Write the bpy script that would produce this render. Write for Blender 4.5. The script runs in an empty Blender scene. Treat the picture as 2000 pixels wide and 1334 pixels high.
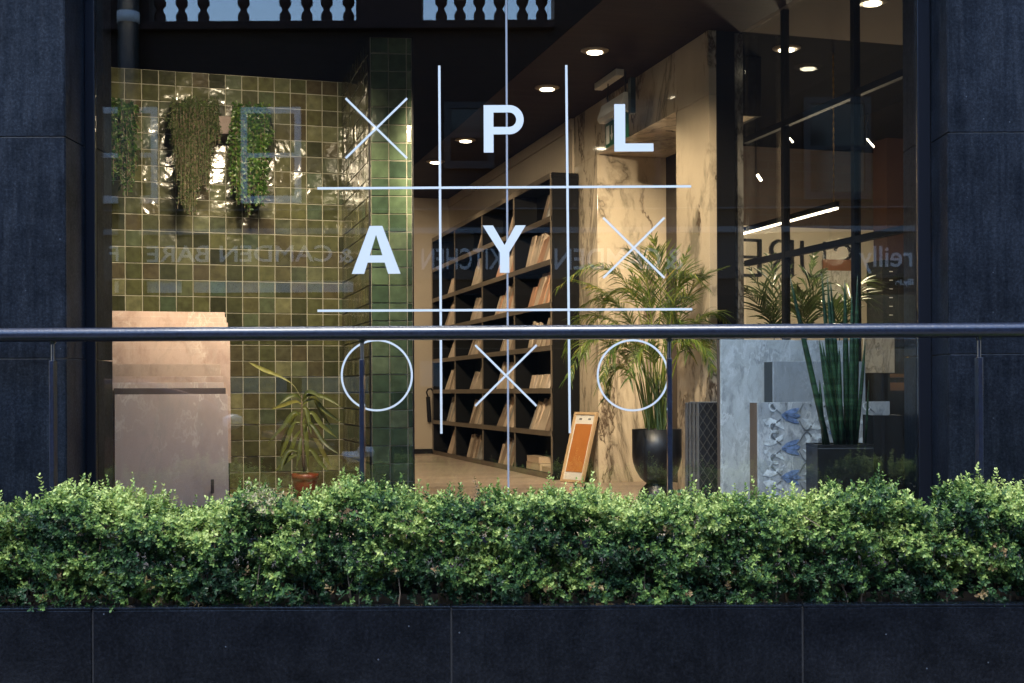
import bpy, math, random
import numpy as np
from mathutils import Vector, Matrix
random.seed(7); RNG = np.random.default_rng(7)
R = math.radians
sc = bpy.context.scene
COL = sc.collection

# ------------------------------------------------------------------ camera, sky, sun, exposure
EYE = 1.6; FPX = 2500.0; CX, CY = 1055.0, 765.0; ROLL = 0.0045
cam_d = bpy.data.cameras.new('camera'); cam = bpy.data.objects.new('camera', cam_d); COL.objects.link(cam)
cam.location = (0, 0, EYE); cam.rotation_euler = (R(90), ROLL, 0)
cam_d.sensor_width = 36; cam_d.lens = FPX / 2000 * 36
cam_d.shift_x = -55 / 2000; cam_d.shift_y = 98 / 2000
cam_d.clip_start = 0.05; cam_d.clip_end = 3000
sc.camera = cam

SUN_EL, SUN_AZ = R(66), R(200)
w = bpy.data.worlds.new('World'); sc.world = w; w.use_nodes = True
wn = w.node_tree.nodes; wl = w.node_tree.links
sky = wn.new('ShaderNodeTexSky'); sky.sky_type = 'NISHITA'; sky.sun_disc = False
sky.sun_elevation = SUN_EL; sky.sun_rotation = SUN_AZ
sky.air_density = 1.6; sky.dust_density = 0.4; sky.ozone_density = 3.0
bg = wn['Background']; bg.inputs['Strength'].default_value = 0.14
wb = wn.new('ShaderNodeMix'); wb.data_type = 'RGBA'; wb.blend_type = 'MULTIPLY'; wb.inputs[0].default_value = 1.0; wb.inputs[7].default_value = (0.86, 0.94, 1.09, 1)
wl.new(sky.outputs[0], wb.inputs[6]); wl.new(wb.outputs[2], bg.inputs[0])
sd = bpy.data.lights.new('sun', 'SUN'); sun = bpy.data.objects.new('sun', sd); COL.objects.link(sun)
sd.energy = 1.7; sd.angle = R(28); sd.color = (1.0, 0.93, 0.80)
sdir = Vector((math.sin(SUN_AZ) * math.cos(SUN_EL), math.cos(SUN_AZ) * math.cos(SUN_EL), math.sin(SUN_EL)))
sun.rotation_euler = (-sdir).to_track_quat('-Z', 'Y').to_euler(); sun.location = (0, -5, 12)
sc.view_settings.view_transform = 'Standard'; sc.view_settings.look = 'None'
sc.view_settings.exposure = 1.75; sc.view_settings.gamma = 1.0; sc.view_settings.use_curve_mapping = False
sc.cycles.transparent_max_bounces = 24; sc.cycles.max_bounces = 9
sc.cycles.use_denoising = True
sc.cycles.sample_clamp_indirect = 6.0
sc.cycles.caustics_reflective = False; sc.cycles.caustics_refractive = False

# ------------------------------------------------------------------ frames of reference
TH = math.atan(755 / 2500.0); SN, CN = math.sin(TH), math.cos(TH)   # the shop inside is turned against the street
Cv = Vector((CN, SN, 0)); Dv = Vector((-SN, CN, 0)); Zv = Vector((0, 0, 1)); Xv = Vector((1, 0, 0)); Yv = Vector((0, 1, 0))
FL = 0.96; CEIL = 3.62; GY = 5.2
def ray(px, py):
    dx, dy = px - CX, CY - py
    c, s = math.cos(ROLL), math.sin(ROLL)
    return Vector(((dx * c + dy * s) / FPX, 1.0, (-dx * s + dy * c) / FPX))
def at(px, py, Y):
    r = ray(px, py); return Vector((r.x * Y, Y, EYE + r.z * Y))
def atv(px, py, v):
    r = ray(px, py); k = v / r.dot(Dv); return Vector((r.x * k, k, EYE + r.z * k))
def atu(px, py, u):
    r = ray(px, py); k = u / r.dot(Cv); return Vector((r.x * k, k, EYE + r.z * k))
def uv(u, v, z=0.0):
    p = Cv * u + Dv * v; p.z = z; return p
YOPP = -8.0; YVIRT = 2 * GY - YOPP
def opp(px, py, out=0.0):          # a point of the street front opposite, mirrored by the shop window
    p = at(px, py, YVIRT - out); return Vector((p.x, YOPP + out, p.z))

# ------------------------------------------------------------------ materials
def newmat(name):
    m = bpy.data.materials.new(name); m.use_nodes = True
    nt = m.node_tree; return m, nt, nt.nodes['Principled BSDF']
def N(nt, t, **kw):
    n = nt.nodes.new(t)
    for k, v in kw.items():
        if k in n.inputs.keys(): n.inputs[k].default_value = v
        else: setattr(n, k, v)
    return n
def ramp(nt, stops, interp='LINEAR'):
    n = nt.nodes.new('ShaderNodeValToRGB'); e = n.color_ramp.elements; n.color_ramp.interpolation = interp
    while len(e) < len(stops): e.new(0.5)
    for i, (p, c) in enumerate(stops): e[i].position = p; e[i].color = (*c, 1)
    return n
def rgb(*c): return (*c, 1)
def coord(nt, scale=(1, 1, 1), rot=(0, 0, 0)):
    tc = N(nt, 'ShaderNodeTexCoord'); mp = N(nt, 'ShaderNodeMapping')
    mp.inputs['Scale'].default_value = scale; mp.inputs['Rotation'].default_value = rot
    nt.links.new(tc.outputs['Object'], mp.inputs[0]); return mp.outputs[0]
def plain(name, col, rough=0.5, metal=0.0, noise=0.0, nscale=20.0, bump=0.0, spec=0.5, emis=None, estr=0.0, coat=0.0):
    m, nt, b = newmat(name)
    b.inputs['Base Color'].default_value = rgb(*col); b.inputs['Roughness'].default_value = rough
    b.inputs['Metallic'].default_value = metal; b.inputs['Specular IOR Level'].default_value = spec
    b.inputs['Coat Weight'].default_value = coat
    if noise or bump:
        co = coord(nt); n = N(nt, 'ShaderNodeTexNoise', Scale=nscale, Detail=6.0); nt.links.new(co, n.inputs['Vector'])
        if noise:
            r = ramp(nt, [(0.3, tuple(c * (1 - noise) for c in col)), (0.7, tuple(min(1, c * (1 + noise)) for c in col))])
            nt.links.new(n.outputs[0], r.inputs[0]); nt.links.new(r.outputs[0], b.inputs['Base Color'])
        if bump:
            bp = N(nt, 'ShaderNodeBump', Strength=bump, Distance=0.004); nt.links.new(n.outputs[0], bp.inputs['Height'])
            nt.links.new(bp.outputs[0], b.inputs['Normal'])
    if emis:
        b.inputs['Emission Color'].default_value = rgb(*emis); b.inputs['Emission Strength'].default_value = estr
    return m
def granite(name, base=(0.010, 0.014, 0.026), rough=0.42, polish=0.5, streak=1.0):
    m, nt, b = newmat(name); co = coord(nt); L = nt.links.new
    n1 = N(nt, 'ShaderNodeTexNoise', Scale=3.0, Detail=10.0, Roughness=0.8); L(co, n1.inputs['Vector'])
    st = coord(nt, (14, 14, 0.9)); n0 = N(nt, 'ShaderNodeTexNoise', Scale=3.0, Detail=8.0, Roughness=0.75); L(st, n0.inputs['Vector'])
    n2 = N(nt, 'ShaderNodeTexNoise', Scale=90.0, Detail=6.0, Roughness=0.8); L(co, n2.inputs['Vector'])
    r1 = ramp(nt, [(0.34, (0.5, 0.5, 0.5)), (0.66, (1.6, 1.6, 1.6))]); L(n1.outputs[0], r1.inputs[0])
    r0 = ramp(nt, [(0.40, (1 - .14 * streak,) * 3), (0.62, (1 + .2 * streak,) * 3)]); L(n0.outputs[0], r0.inputs[0])
    r2 = ramp(nt, [(0.38, (0.62, 0.62, 0.62)), (0.52, (0.97, 0.97, 0.97)), (0.68, (1.7, 1.7, 1.7))]); L(n2.outputs[0], r2.inputs[0])
    def mul(a, c):
        q = N(nt, 'ShaderNodeMix', data_type='RGBA', blend_type='MULTIPLY'); q.inputs[0].default_value = 1; q.clamp_result = False
        L(a, q.inputs[6])
        if isinstance(c, tuple): q.inputs[7].default_value = c
        else: L(c, q.inputs[7])
        return q.outputs[2]
    pat = mul(mul(r1.outputs[0], r2.outputs[0]), r0.outputs[0]); colr = mul(pat, rgb(*base))
    vo = N(nt, 'ShaderNodeTexVoronoi', Scale=30.0); L(co, vo.inputs['Vector'])
    r3 = ramp(nt, [(0.06, (1, 1, 1)), (0.10, (0, 0, 0))]); L(vo.outputs['Distance'], r3.inputs[0])
    gate = N(nt, 'ShaderNodeMath', operation='GREATER_THAN'); gate.inputs[1].default_value = 0.93
    sep = N(nt, 'ShaderNodeSeparateColor'); L(vo.outputs['Color'], sep.inputs[0]); L(sep.outputs[0], gate.inputs[0])
    mm = N(nt, 'ShaderNodeMath', operation='MULTIPLY'); L(r3.outputs[0], mm.inputs[0]); L(gate.outputs[0], mm.inputs[1])
    mix = N(nt, 'ShaderNodeMix', data_type='RGBA'); mix.inputs[7].default_value = (0.07, 0.085, 0.11, 1)
    L(mm.outputs[0], mix.inputs[0]); L(colr, mix.inputs[6]); L(mix.outputs[2], b.inputs['Base Color'])
    rr = ramp(nt, [(0.3, (rough * 0.75,) * 3), (0.75, (rough * 1.3,) * 3)]); L(n0.outputs[0], rr.inputs[0]); L(rr.outputs[0], b.inputs['Roughness'])
    sp = N(nt, 'ShaderNodeMath', operation='MULTIPLY'); sp.inputs[1].default_value = polish; L(pat, sp.inputs[0]); L(sp.outputs[0], b.inputs['Specular IOR Level'])
    bp = N(nt, 'ShaderNodeBump', Strength=0.10, Distance=0.001); L(n2.outputs[0], bp.inputs['Height']); L(bp.outputs[0], b.inputs['Normal'])
    return m
def marble(name, base, dark, vein, scale=1.0, rough=0.09, vein_w=0.03, spec=0.5):
    m, nt, b = newmat(name); L = nt.links.new
    co = coord(nt, (1.5 * scale, 1.5 * scale, 0.75 * scale), (0.25, 0.35, 0.5))
    wn_ = N(nt, 'ShaderNodeTexNoise', Scale=1.6, Detail=5.0, Roughness=0.6); L(co, wn_.inputs['Vector'])
    add = N(nt, 'ShaderNodeMix', data_type='RGBA', blend_type='LINEAR_LIGHT'); add.inputs[0].default_value = 0.55
    L(co, add.inputs[6]); L(wn_.outputs['Color'], add.inputs[7])
    n1 = N(nt, 'ShaderNodeTexNoise', Scale=1.1, Detail=6.0, Roughness=0.55); L(add.outputs[2], n1.inputs['Vector'])
    sb = N(nt, 'ShaderNodeMath', operation='SUBTRACT'); sb.inputs[1].default_value = 0.5; L(n1.outputs[0], sb.inputs[0])
    ab = N(nt, 'ShaderNodeMath', operation='ABSOLUTE'); L(sb.outputs[0], ab.inputs[0])
    rv = ramp(nt, [(0.0, (1, 1, 1)), (vein_w * 0.45, (0.5, 0.5, 0.5)), (vein_w, (0.0, 0.0, 0.0))]); L(ab.outputs[0], rv.inputs[0])
    n2 = N(nt, 'ShaderNodeTexNoise', Scale=0.9, Detail=4.0); L(co, n2.inputs['Vector'])
    rm = ramp(nt, [(0.37, (0, 0, 0)), (0.50, (1, 1, 1))]); L(n2.outputs[0], rm.inputs[0])
    vm = N(nt, 'ShaderNodeMath', operation='MULTIPLY'); L(rv.outputs[0], vm.inputs[0]); L(rm.outputs[0], vm.inputs[1])
    n3 = N(nt, 'ShaderNodeTexNoise', Scale=2.3, Detail=8.0, Roughness=0.6); L(add.outputs[2], n3.inputs['Vector'])
    rb = ramp(nt, [(0.36, dark), (0.485, base), (0.8, tuple(min(1, c * 1.12) for c in base))]); L(n3.outputs[0], rb.inputs[0])
    mix = N(nt, 'ShaderNodeMix', data_type='RGBA'); mix.inputs[7].default_value = rgb(*vein)
    co3 = coord(nt, (0.9 * scale, 0.9 * scale, 0.42 * scale), (0.1, 0.6, 0.9)); n5 = N(nt, 'ShaderNodeTexNoise', Scale=1.3, Detail=7.0, Roughness=0.62, Distortion=0.9); L(co3, n5.inputs['Vector'])
    s5 = N(nt, 'ShaderNodeMath', operation='SUBTRACT'); s5.inputs[1].default_value = 0.47; L(n5.outputs[0], s5.inputs[0])
    a5 = N(nt, 'ShaderNodeMath', operation='ABSOLUTE'); L(s5.outputs[0], a5.inputs[0])
    r5 = ramp(nt, [(0.0, (0.85,) * 3), (vein_w * 0.3, (0.45,) * 3), (vein_w * 1.6, (0, 0, 0))]); L(a5.outputs[0], r5.inputs[0])
    m5 = N(nt, 'ShaderNodeMix', data_type='RGBA'); m5.inputs[7].default_value = rgb(*[v * .45 + d * .35 for v, d in zip(vein, dark)])
    L(r5.outputs[0], m5.inputs[0]); L(rb.outputs[0], m5.inputs[6])
    L(vm.outputs[0], mix.inputs[0]); L(m5.outputs[2], mix.inputs[6]); L(mix.outputs[2], b.inputs['Base Color'])
    b.inputs['Roughness'].default_value = rough; b.inputs['Specular IOR Level'].default_value = spec
    return m
def wood(name, a, c, rough=0.45, axis=(1, 14, 14), rot=0.0, planks=0.0):
    m, nt, b = newmat(name); L = nt.links.new
    co = coord(nt, axis, (0, 0, rot)); n = N(nt, 'ShaderNodeTexNoise', Scale=2.5, Detail=8.0, Roughness=0.65); L(co, n.inputs['Vector'])
    r = ramp(nt, [(0.3, a), (0.7, c)]); L(n.outputs[0], r.inputs[0]); out = r.outputs[0]
    if planks:
        co2 = coord(nt, (1, 1, 1), (0, 0, rot)); br = N(nt, 'ShaderNodeTexBrick', Scale=1.0); L(co2, br.inputs['Vector'])
        br.inputs['Brick Width'].default_value = planks * 7; br.inputs['Row Height'].default_value = planks
        br.inputs['Mortar Size'].default_value = 0.0022; br.inputs['Color1'].default_value = (0.82, 0.82, 0.82, 1)
        br.inputs['Color2'].default_value = (1.1, 1.1, 1.1, 1); br.inputs['Mortar'].default_value = (0.35, 0.35, 0.35, 1)
        mu = N(nt, 'ShaderNodeMix', data_type='RGBA', blend_type='MULTIPLY'); mu.inputs[0].default_value = 1
        L(out, mu.inputs[6]); L(br.outputs[0], mu.inputs[7]); out = mu.outputs[2]
    L(out, b.inputs['Base Color']); b.inputs['Roughness'].default_value = rough
    return m
def uvramp(name, stops, rough=0.4, nscale=30.0, nmix=0.35, bump=0.0, bscale=14.0, spec=0.5, trans=0.0, bdist=0.004, coat=0.0):
    """colour picked per piece by a random number stored with the face"""
    m, nt, b = newmat(name); L = nt.links.new
    u = N(nt, 'ShaderNodeUVMap'); u.uv_map = 'rnd'; s = N(nt, 'ShaderNodeSeparateXYZ'); L(u.outputs[0], s.inputs[0])
    r = ramp(nt, stops); L(s.outputs[0], r.inputs[0]); out = r.outputs[0]
    co = coord(nt)
    if nmix:
        n = N(nt, 'ShaderNodeTexNoise', Scale=nscale, Detail=5.0); L(co, n.inputs['Vector'])
        rr = ramp(nt, [(0.3, (1 - nmix,) * 3), (0.7, (1 + nmix,) * 3)]); L(n.outputs[0], rr.inputs[0])
        mu = N(nt, 'ShaderNodeMix', data_type='RGBA', blend_type='MULTIPLY'); mu.inputs[0].default_value = 1
        L(out, mu.inputs[6]); L(rr.outputs[0], mu.inputs[7]); out = mu.outputs[2]
    L(out, b.inputs['Base Color']); b.inputs['Roughness'].default_value = rough; b.inputs['Specular IOR Level'].default_value = spec
    b.inputs['Coat Weight'].default_value = coat
    if bump:
        n = N(nt, 'ShaderNodeTexNoise', Scale=bscale, Detail=2.5); L(co, n.inputs['Vector'])
        bp = N(nt, 'ShaderNodeBump', Strength=bump, Distance=bdist); L(n.outputs[0], bp.inputs['Height']); L(bp.outputs[0], b.inputs['Normal'])
    if trans:
        tr = N(nt, 'ShaderNodeBsdfTranslucent'); L(out, tr.inputs[0]); mx = N(nt, 'ShaderNodeMixShader'); mx.inputs[0].default_value = trans
        L(b.outputs[0], mx.inputs[1]); L(tr.outputs[0], mx.inputs[2]); L(mx.outputs[0], nt.nodes['Material Output'].inputs[0])
    return m
def glass(name, f0=0.060, tint=(0.96, 0.985, 0.975)):
    m, nt, b = newmat(name); L = nt.links.new; nt.nodes.remove(b)
    lw = N(nt, 'ShaderNodeLayerWeight'); lw.inputs[0].default_value = 0.5
    p = N(nt, 'ShaderNodeMath', operation='POWER'); p.inputs[1].default_value = 5.0; L(lw.outputs['Facing'], p.inputs[0])
    ml = N(nt, 'ShaderNodeMath', operation='MULTIPLY_ADD'); ml.inputs[1].default_value = 1 - f0; ml.inputs[2].default_value = f0
    L(p.outputs[0], ml.inputs[0])
    tr = N(nt, 'ShaderNodeBsdfTransparent'); tr.inputs[0].default_value = rgb(*tint)
    gl = N(nt, 'ShaderNodeBsdfGlossy'); gl.inputs['Roughness'].default_value = 0.0; gl.inputs[0].default_value = (1, 1, 1, 1)
    mx = N(nt, 'ShaderNodeMixShader'); L(ml.outputs[0], mx.inputs[0]); L(tr.outputs[0], mx.inputs[1]); L(gl.outputs[0], mx.inputs[2])
    L(mx.outputs[0], nt.nodes['Material Output'].inputs[0]); return m

M = {}
M['granite'] = granite('honed_granite', (0.0066, 0.0096, 0.0160), 0.40, 0.24)
M['granite_polished'] = granite('polished_granite', (0.0034, 0.0048, 0.0080), 0.16, 0.26, 0.4)
M['grout'] = plain('pale_grout', (0.20, 0.215, 0.25), 0.8, noise=0.2)
M['dark_grout'] = plain('grey_grout', (0.018, 0.021, 0.027), 0.7, noise=0.3)
M['black_metal'] = plain('black_painted_metal', (0.005, 0.005, 0.006), 0.6, spec=0.25)
M['rail'] = plain('black_gloss_paint', (0.009, 0.013, 0.028), 0.30, noise=0.4, nscale=90, bump=0.22, coat=0.6)
M['frame'] = plain('anodised_frame', (0.010, 0.013, 0.022), 0.3, metal=0.3)
M['vinyl'] = plain('white_vinyl', (0.58, 0.635, 0.67), 0.5)
M['seal'] = plain('silicone_seal', (0.28, 0.31, 0.36), 0.4)
M['glass'] = glass('window_glass')
M['glass_in'] = glass('partition_glass', 0.010, (0.93, 0.94, 0.93))
M['tile'] = uvramp('olive_glazed_tile', [(0, (0.030, 0.032, 0.016)), (0.25, (0.060, 0.065, 0.029)), (0.5, (0.085, 0.088, 0.038)), (0.72, (0.070, 0.058, 0.032)), (0.86, (0.052, 0.074, 0.042)), (1, (0.15, 0.145, 0.075))], 0.13, 22, 0.28, 0.9, 10, bdist=0.008)
M['tile_daylit'] = uvramp('daylit_glazed_tile', [(0, (0.032, 0.058, 0.036)), (0.35, (0.062, 0.10, 0.058)), (0.7, (0.09, 0.135, 0.075)), (1, (0.14, 0.18, 0.11))], 0.12, 22, 0.28, 0.5, 11, bdist=0.005)  # greener copy of the tile for the column front, daylight put into its colour
M['tile_grout'] = plain('cream_grout', (0.33, 0.32, 0.25), 0.8, noise=0.15)
M['black_wall'] = plain('black_wall', (0.005, 0.004, 0.004), 0.8, spec=0.1)
M['ceil_brown'] = wood('dark_brown_ceiling', (0.020, 0.010, 0.009), (0.030, 0.016, 0.014), 0.6, (1, 8, 1), -TH, 0.09)
M['ceil_black'] = plain('black_ceiling', (0.0025, 0.0023, 0.0025), 0.9, spec=0.03)
M['ceil_beige'] = plain('beige_ceiling', (0.15, 0.125, 0.105), 0.9, spec=0.1)
M['ceil_brown'].node_tree.nodes['Principled BSDF'].inputs['Specular IOR Level'].default_value = 0.08
M['floor'] = wood('oak_floor', (0.44, 0.33, 0.25), (0.56, 0.44, 0.35), 0.32, (12, 1, 1), -TH, 0.16)
M['cream'] = plain('cream_paint', (0.52, 0.43, 0.33), 0.6, noise=0.05, nscale=3)
M['marble'] = marble('gold_marble', (0.60, 0.50, 0.37), (0.27, 0.235, 0.17), (0.09, 0.06, 0.04), 0.95, 0.07, 0.019)
M['marble_grey'] = marble('grey_marble', (0.22, 0.21, 0.19), (0.13, 0.13, 0.12), (0.05, 0.045, 0.04), 1.6, 0.2)
M['shelf_front'] = plain('bronze_shelf', (0.17, 0.135, 0.10), 0.4, metal=0.25, noise=0.1, nscale=6)
M['shelf_in'] = plain('black_shelf_lining', (0.0022, 0.0022, 0.0026), 0.5, spec=0.2)
M['slab_pale'] = marble('pale_pink_limestone', (0.44, 0.325, 0.27), (0.36, 0.25, 0.205), (0.54, 0.44, 0.37), 3.5, 0.45, 0.02)
M['slab_taupe'] = marble('taupe_limestone', (0.52, 0.41, 0.36), (0.45, 0.35, 0.305), (0.70, 0.61, 0.54), 1.0, 0.5, 0.009)
M['slab_taupe2'] = marble('warm_taupe_limestone', (0.40, 0.30, 0.24), (0.33, 0.24, 0.19), (0.5, 0.4, 0.33), 3, 0.5, 0.012)
M['slab_dark'] = plain('dark_brown_slab', (0.075, 0.055, 0.05), 0.5, noise=0.25, nscale=12)
M['slab_grey'] = marble('blue_grey_stone', (0.52, 0.55, 0.57), (0.33, 0.35, 0.37), (0.66, 0.69, 0.72), 5.5, 0.5, 0.035)
M['slab_bluegrey'] = marble('steel_grey_stone', (0.29, 0.32, 0.36), (0.22, 0.245, 0.28), (0.42, 0.45, 0.49), 3, 0.5, 0.012)
M['slab_pattern'] = marble('ornament_ground', (0.36, 0.39, 0.44), (0.17, 0.19, 0.215), (0.54, 0.57, 0.62), 7, 0.45, 0.05)
M['slab_white'] = marble('white_marble', (0.62, 0.60, 0.55), (0.5, 0.48, 0.43), (0.16, 0.15, 0.13), 3, 0.4, 0.02)
M['edge_brown'] = wood('brown_edge', (0.10, 0.07, 0.055), (0.17, 0.125, 0.10), 0.4, (8, 8, 1))
M['edge_slate'] = plain('slate_edge', (0.035, 0.042, 0.048), 0.5)
M['edge_cream'] = plain('cream_edge', (0.42, 0.39, 0.33), 0.5)
M['orn_blue'] = plain('blue_print', (0.15, 0.22, 0.40), 0.5, noise=0.6, nscale=45)
M['orn_grey'] = plain('grey_print', (0.15, 0.165, 0.19), 0.5, noise=0.4, nscale=60)
M['orn_white'] = plain('white_print', (0.55, 0.60, 0.66), 0.5, noise=0.45, nscale=45)
M['pot_black'] = plain('black_ceramic', (0.006, 0.006, 0.007), 0.42)
M['terracotta'] = plain('orange_plastic', (0.22, 0.036, 0.014), 0.4, noise=0.15)
M['soil'] = plain('soil', (0.020, 0.015, 0.011), 0.95, noise=0.5, nscale=60, bump=0.8)
M['steel'] = plain('brushed_steel', (0.45, 0.45, 0.45), 0.3, metal=1.0)
M['white_plastic'] = plain('white_plastic', (0.62, 0.60, 0.55), 0.4)
M['exit_green'] = plain('exit_green', (0.012, 0.085, 0.045), 0.4)
M['oak'] = wood('pale_oak', (0.46, 0.31, 0.17), (0.60, 0.43, 0.26), 0.45, (6, 6, 1))
M['cork'] = wood('orange_board', (0.40, 0.14, 0.035), (0.50, 0.19, 0.05), 0.5, (3, 3, 1))
M['paper'] = plain('paper', (0.68, 0.66, 0.62), 0.7)
M['print'] = plain('printed_text', (0.12, 0.12, 0.13), 0.7)
M['card'] = wood('cardboard', (0.50, 0.37, 0.25), (0.58, 0.45, 0.32), 0.6, (4, 4, 4))
M['lamp'] = plain('lamp_glow', (1, 1, 1), 0.4, emis=(1.0, 0.83, 0.60), estr=5)
M['lamp_ring'] = plain('lamp_trim', (0.35, 0.28, 0.20), 0.35)
M['strip'] = plain('strip_glow', (1, 1, 1), 0.4, emis=(1.0, 0.84, 0.62), estr=2.4)
M['bark'] = wood('twig_bark', (0.12, 0.085, 0.058), (0.24, 0.18, 0.125), 0.8, (4, 4, 1))
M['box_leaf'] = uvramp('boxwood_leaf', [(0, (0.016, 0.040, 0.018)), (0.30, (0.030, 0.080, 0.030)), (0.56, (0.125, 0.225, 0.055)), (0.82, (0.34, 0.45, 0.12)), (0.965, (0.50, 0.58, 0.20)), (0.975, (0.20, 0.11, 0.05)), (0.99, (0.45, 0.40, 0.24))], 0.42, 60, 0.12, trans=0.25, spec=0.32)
M['palm_leaf'] = uvramp('palm_leaf', [(0, (0.045, 0.085, 0.014)), (0.5, (0.12, 0.19, 0.028)), (0.85, (0.25, 0.29, 0.045)), (1, (0.38, 0.30, 0.06))], 0.38, 40, 0.15, trans=0.3)
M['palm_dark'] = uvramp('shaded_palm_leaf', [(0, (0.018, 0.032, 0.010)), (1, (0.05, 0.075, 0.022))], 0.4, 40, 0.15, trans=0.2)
M['palm_stem'] = wood('palm_stem', (0.09, 0.13, 0.03), (0.20, 0.22, 0.06), 0.5, (4, 4, 1))
M['drac_leaf'] = uvramp('limp_leaf', [(0, (0.07, 0.09, 0.018)), (0.6, (0.14, 0.16, 0.032)), (1, (0.26, 0.25, 0.07))], 0.4, 50, 0.25, trans=0.15)
M['drac_stem'] = wood('cane_bark', (0.08, 0.055, 0.035), (0.2, 0.15, 0.1), 0.7, (3, 3, 20))
M['snake_leaf'] = None
M['ivy_leaf'] = uvramp('ivy_leaf', [(0, (0.020, 0.05, 0.012)), (0.6, (0.055, 0.12, 0.02)), (1, (0.13, 0.20, 0.035))], 0.35, 40, 0.15, trans=0.25)
M['fern_leaf'] = uvramp('olive_trailing_leaf', [(0, (0.020, 0.034, 0.008)), (0.6, (0.050, 0.082, 0.018)), (1, (0.10, 0.15, 0.035))], 0.5, 40, 0.15, trans=0.2)
M['wood_box'] = plain('brown_trough', (0.13, 0.085, 0.07), 0.55, noise=0.1, nscale=5)
M['brick'] = None
def mk_brick(name, c1, c2, mort, sc_=1.0):
    m, nt, b = newmat(name); L = nt.links.new
    co = coord(nt, (1, 1, 1), (R(90), 0, 0)); br = N(nt, 'ShaderNodeTexBrick', Scale=1.0); L(co, br.inputs['Vector'])
    br.inputs['Brick Width'].default_value = 0.22; br.inputs['Row Height'].default_value = 0.075; br.inputs['Mortar Size'].default_value = 0.006
    br.inputs['Color1'].default_value = rgb(*c1); br.inputs['Color2'].default_value = rgb(*c2); br.inputs['Mortar'].default_value = rgb(*mort)
    L(br.outputs[0], b.inputs['Base Color']); b.inputs['Roughness'].default_value = 0.85; return m
M['brick'] = mk_brick('dark_brick', (0.020, 0.010, 0.009), (0.034, 0.017, 0.013), (0.03, 0.024, 0.02))
M['brick_in'] = mk_brick('inside_brick', (0.045, 0.03, 0.024), (0.06, 0.04, 0.03), (0.05, 0.04, 0.032))
M['cornice'] = plain('weathered_cornice', (0.035, 0.018, 0.018), 0.85, noise=0.4, nscale=4)
M['fascia'] = plain('fascia_board', (0.045, 0.045, 0.048), 0.6)
M['sign_letter'] = plain('sign_letter', (0.85, 0.87, 0.9), 0.5)
M['white_frame'] = plain('white_window_frame', (0.8, 0.82, 0.86), 0.5)
M['dark_pane'] = plain('dark_pane', (0.012, 0.016, 0.018), 0.08)
M['transom_sheen'] = plain('sky_sheen_transom', (0.62, 0.66, 0.70), 0.4)  # sky reflection in the transom glass painted as a pale colour
M['asphalt'] = plain('asphalt', (0.05, 0.05, 0.052), 0.85, noise=0.3, nscale=30, bump=0.4)
M['paving'] = plain('concrete_paving', (0.13, 0.125, 0.12), 0.85, noise=0.15, nscale=8, bump=0.2)
M['line'] = plain('road_paint', (0.7, 0.7, 0.66), 0.7, noise=0.1)
M['terrace'] = plain('terrace_stone', (0.03, 0.03, 0.033), 0.6, noise=0.2, nscale=10)
M['car'] = plain('brown_car_paint', (0.13, 0.045, 0.030), 0.25, metal=0.3, coat=1.0)
M['rubber'] = plain('rubber', (0.02, 0.02, 0.02), 0.8)
M['headlight'] = plain('headlight_lens', (0.75, 0.78, 0.82), 0.1)
M['metal_tile_edge'] = plain('grey_tile_edge', (0.16, 0.14, 0.125), 0.5, noise=0.3, nscale=20)
def mk_snake():
    m, nt, b = newmat('banded_snake_leaf'); L = nt.links.new
    co = coord(nt, (2, 2, 38)); n = N(nt, 'ShaderNodeTexNoise', Scale=1.6, Detail=4.0); L(co, n.inputs['Vector'])
    r = ramp(nt, [(0.42, (0.006, 0.020, 0.010)), (0.55, (0.013, 0.042, 0.018)), (0.66, (0.030, 0.072, 0.032))]); L(n.outputs[0], r.inputs[0])
    L(r.outputs[0], b.inputs['Base Color']); b.inputs['Roughness'].default_value = 0.4; return m
M['snake_leaf'] = mk_snake()
def mk_diamond():
    m, nt, b = newmat('diamond_relief_tile'); L = nt.links.new
    u = N(nt, 'ShaderNodeUVMap'); u.uv_map = 'rnd'; s = N(nt, 'ShaderNodeSeparateXYZ'); L(u.outputs[0], s.inputs[0])
    hs = []
    for sg in (1, -1):
        a = N(nt, 'ShaderNodeMath', operation='MULTIPLY_ADD'); a.inputs[1].default_value = sg * 1.45; L(s.outputs[0], a.inputs[0]); L(s.outputs[1], a.inputs[2])
        c = N(nt, 'ShaderNodeMath', operation='MULTIPLY'); c.inputs[1].default_value = 17.0; L(a.outputs[0], c.inputs[0])
        f = N(nt, 'ShaderNodeMath', operation='PINGPONG'); f.inputs[1].default_value = 0.5; L(c.outputs[0], f.inputs[0]); hs.append(f)
    mn = N(nt, 'ShaderNodeMath', operation='MINIMUM'); L(hs[0].outputs[0], mn.inputs[0]); L(hs[1].outputs[0], mn.inputs[1])
    r = ramp(nt, [(0.0, (0.13, 0.11, 0.09)), (0.04, (0.09, 0.075, 0.062)), (0.075, (0.020, 0.019, 0.020))]); L(mn.outputs[0], r.inputs[0])
    L(r.outputs[0], b.inputs['Base Color']); b.inputs['Roughness'].default_value = 0.45
    bp = N(nt, 'ShaderNodeBump', Strength=0.6, Distance=0.006); bp.invert = True; L(mn.outputs[0], bp.inputs['Height']); L(bp.outputs[0], b.inputs['Normal'])
    return m
M['diamond'] = mk_diamond()

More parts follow.
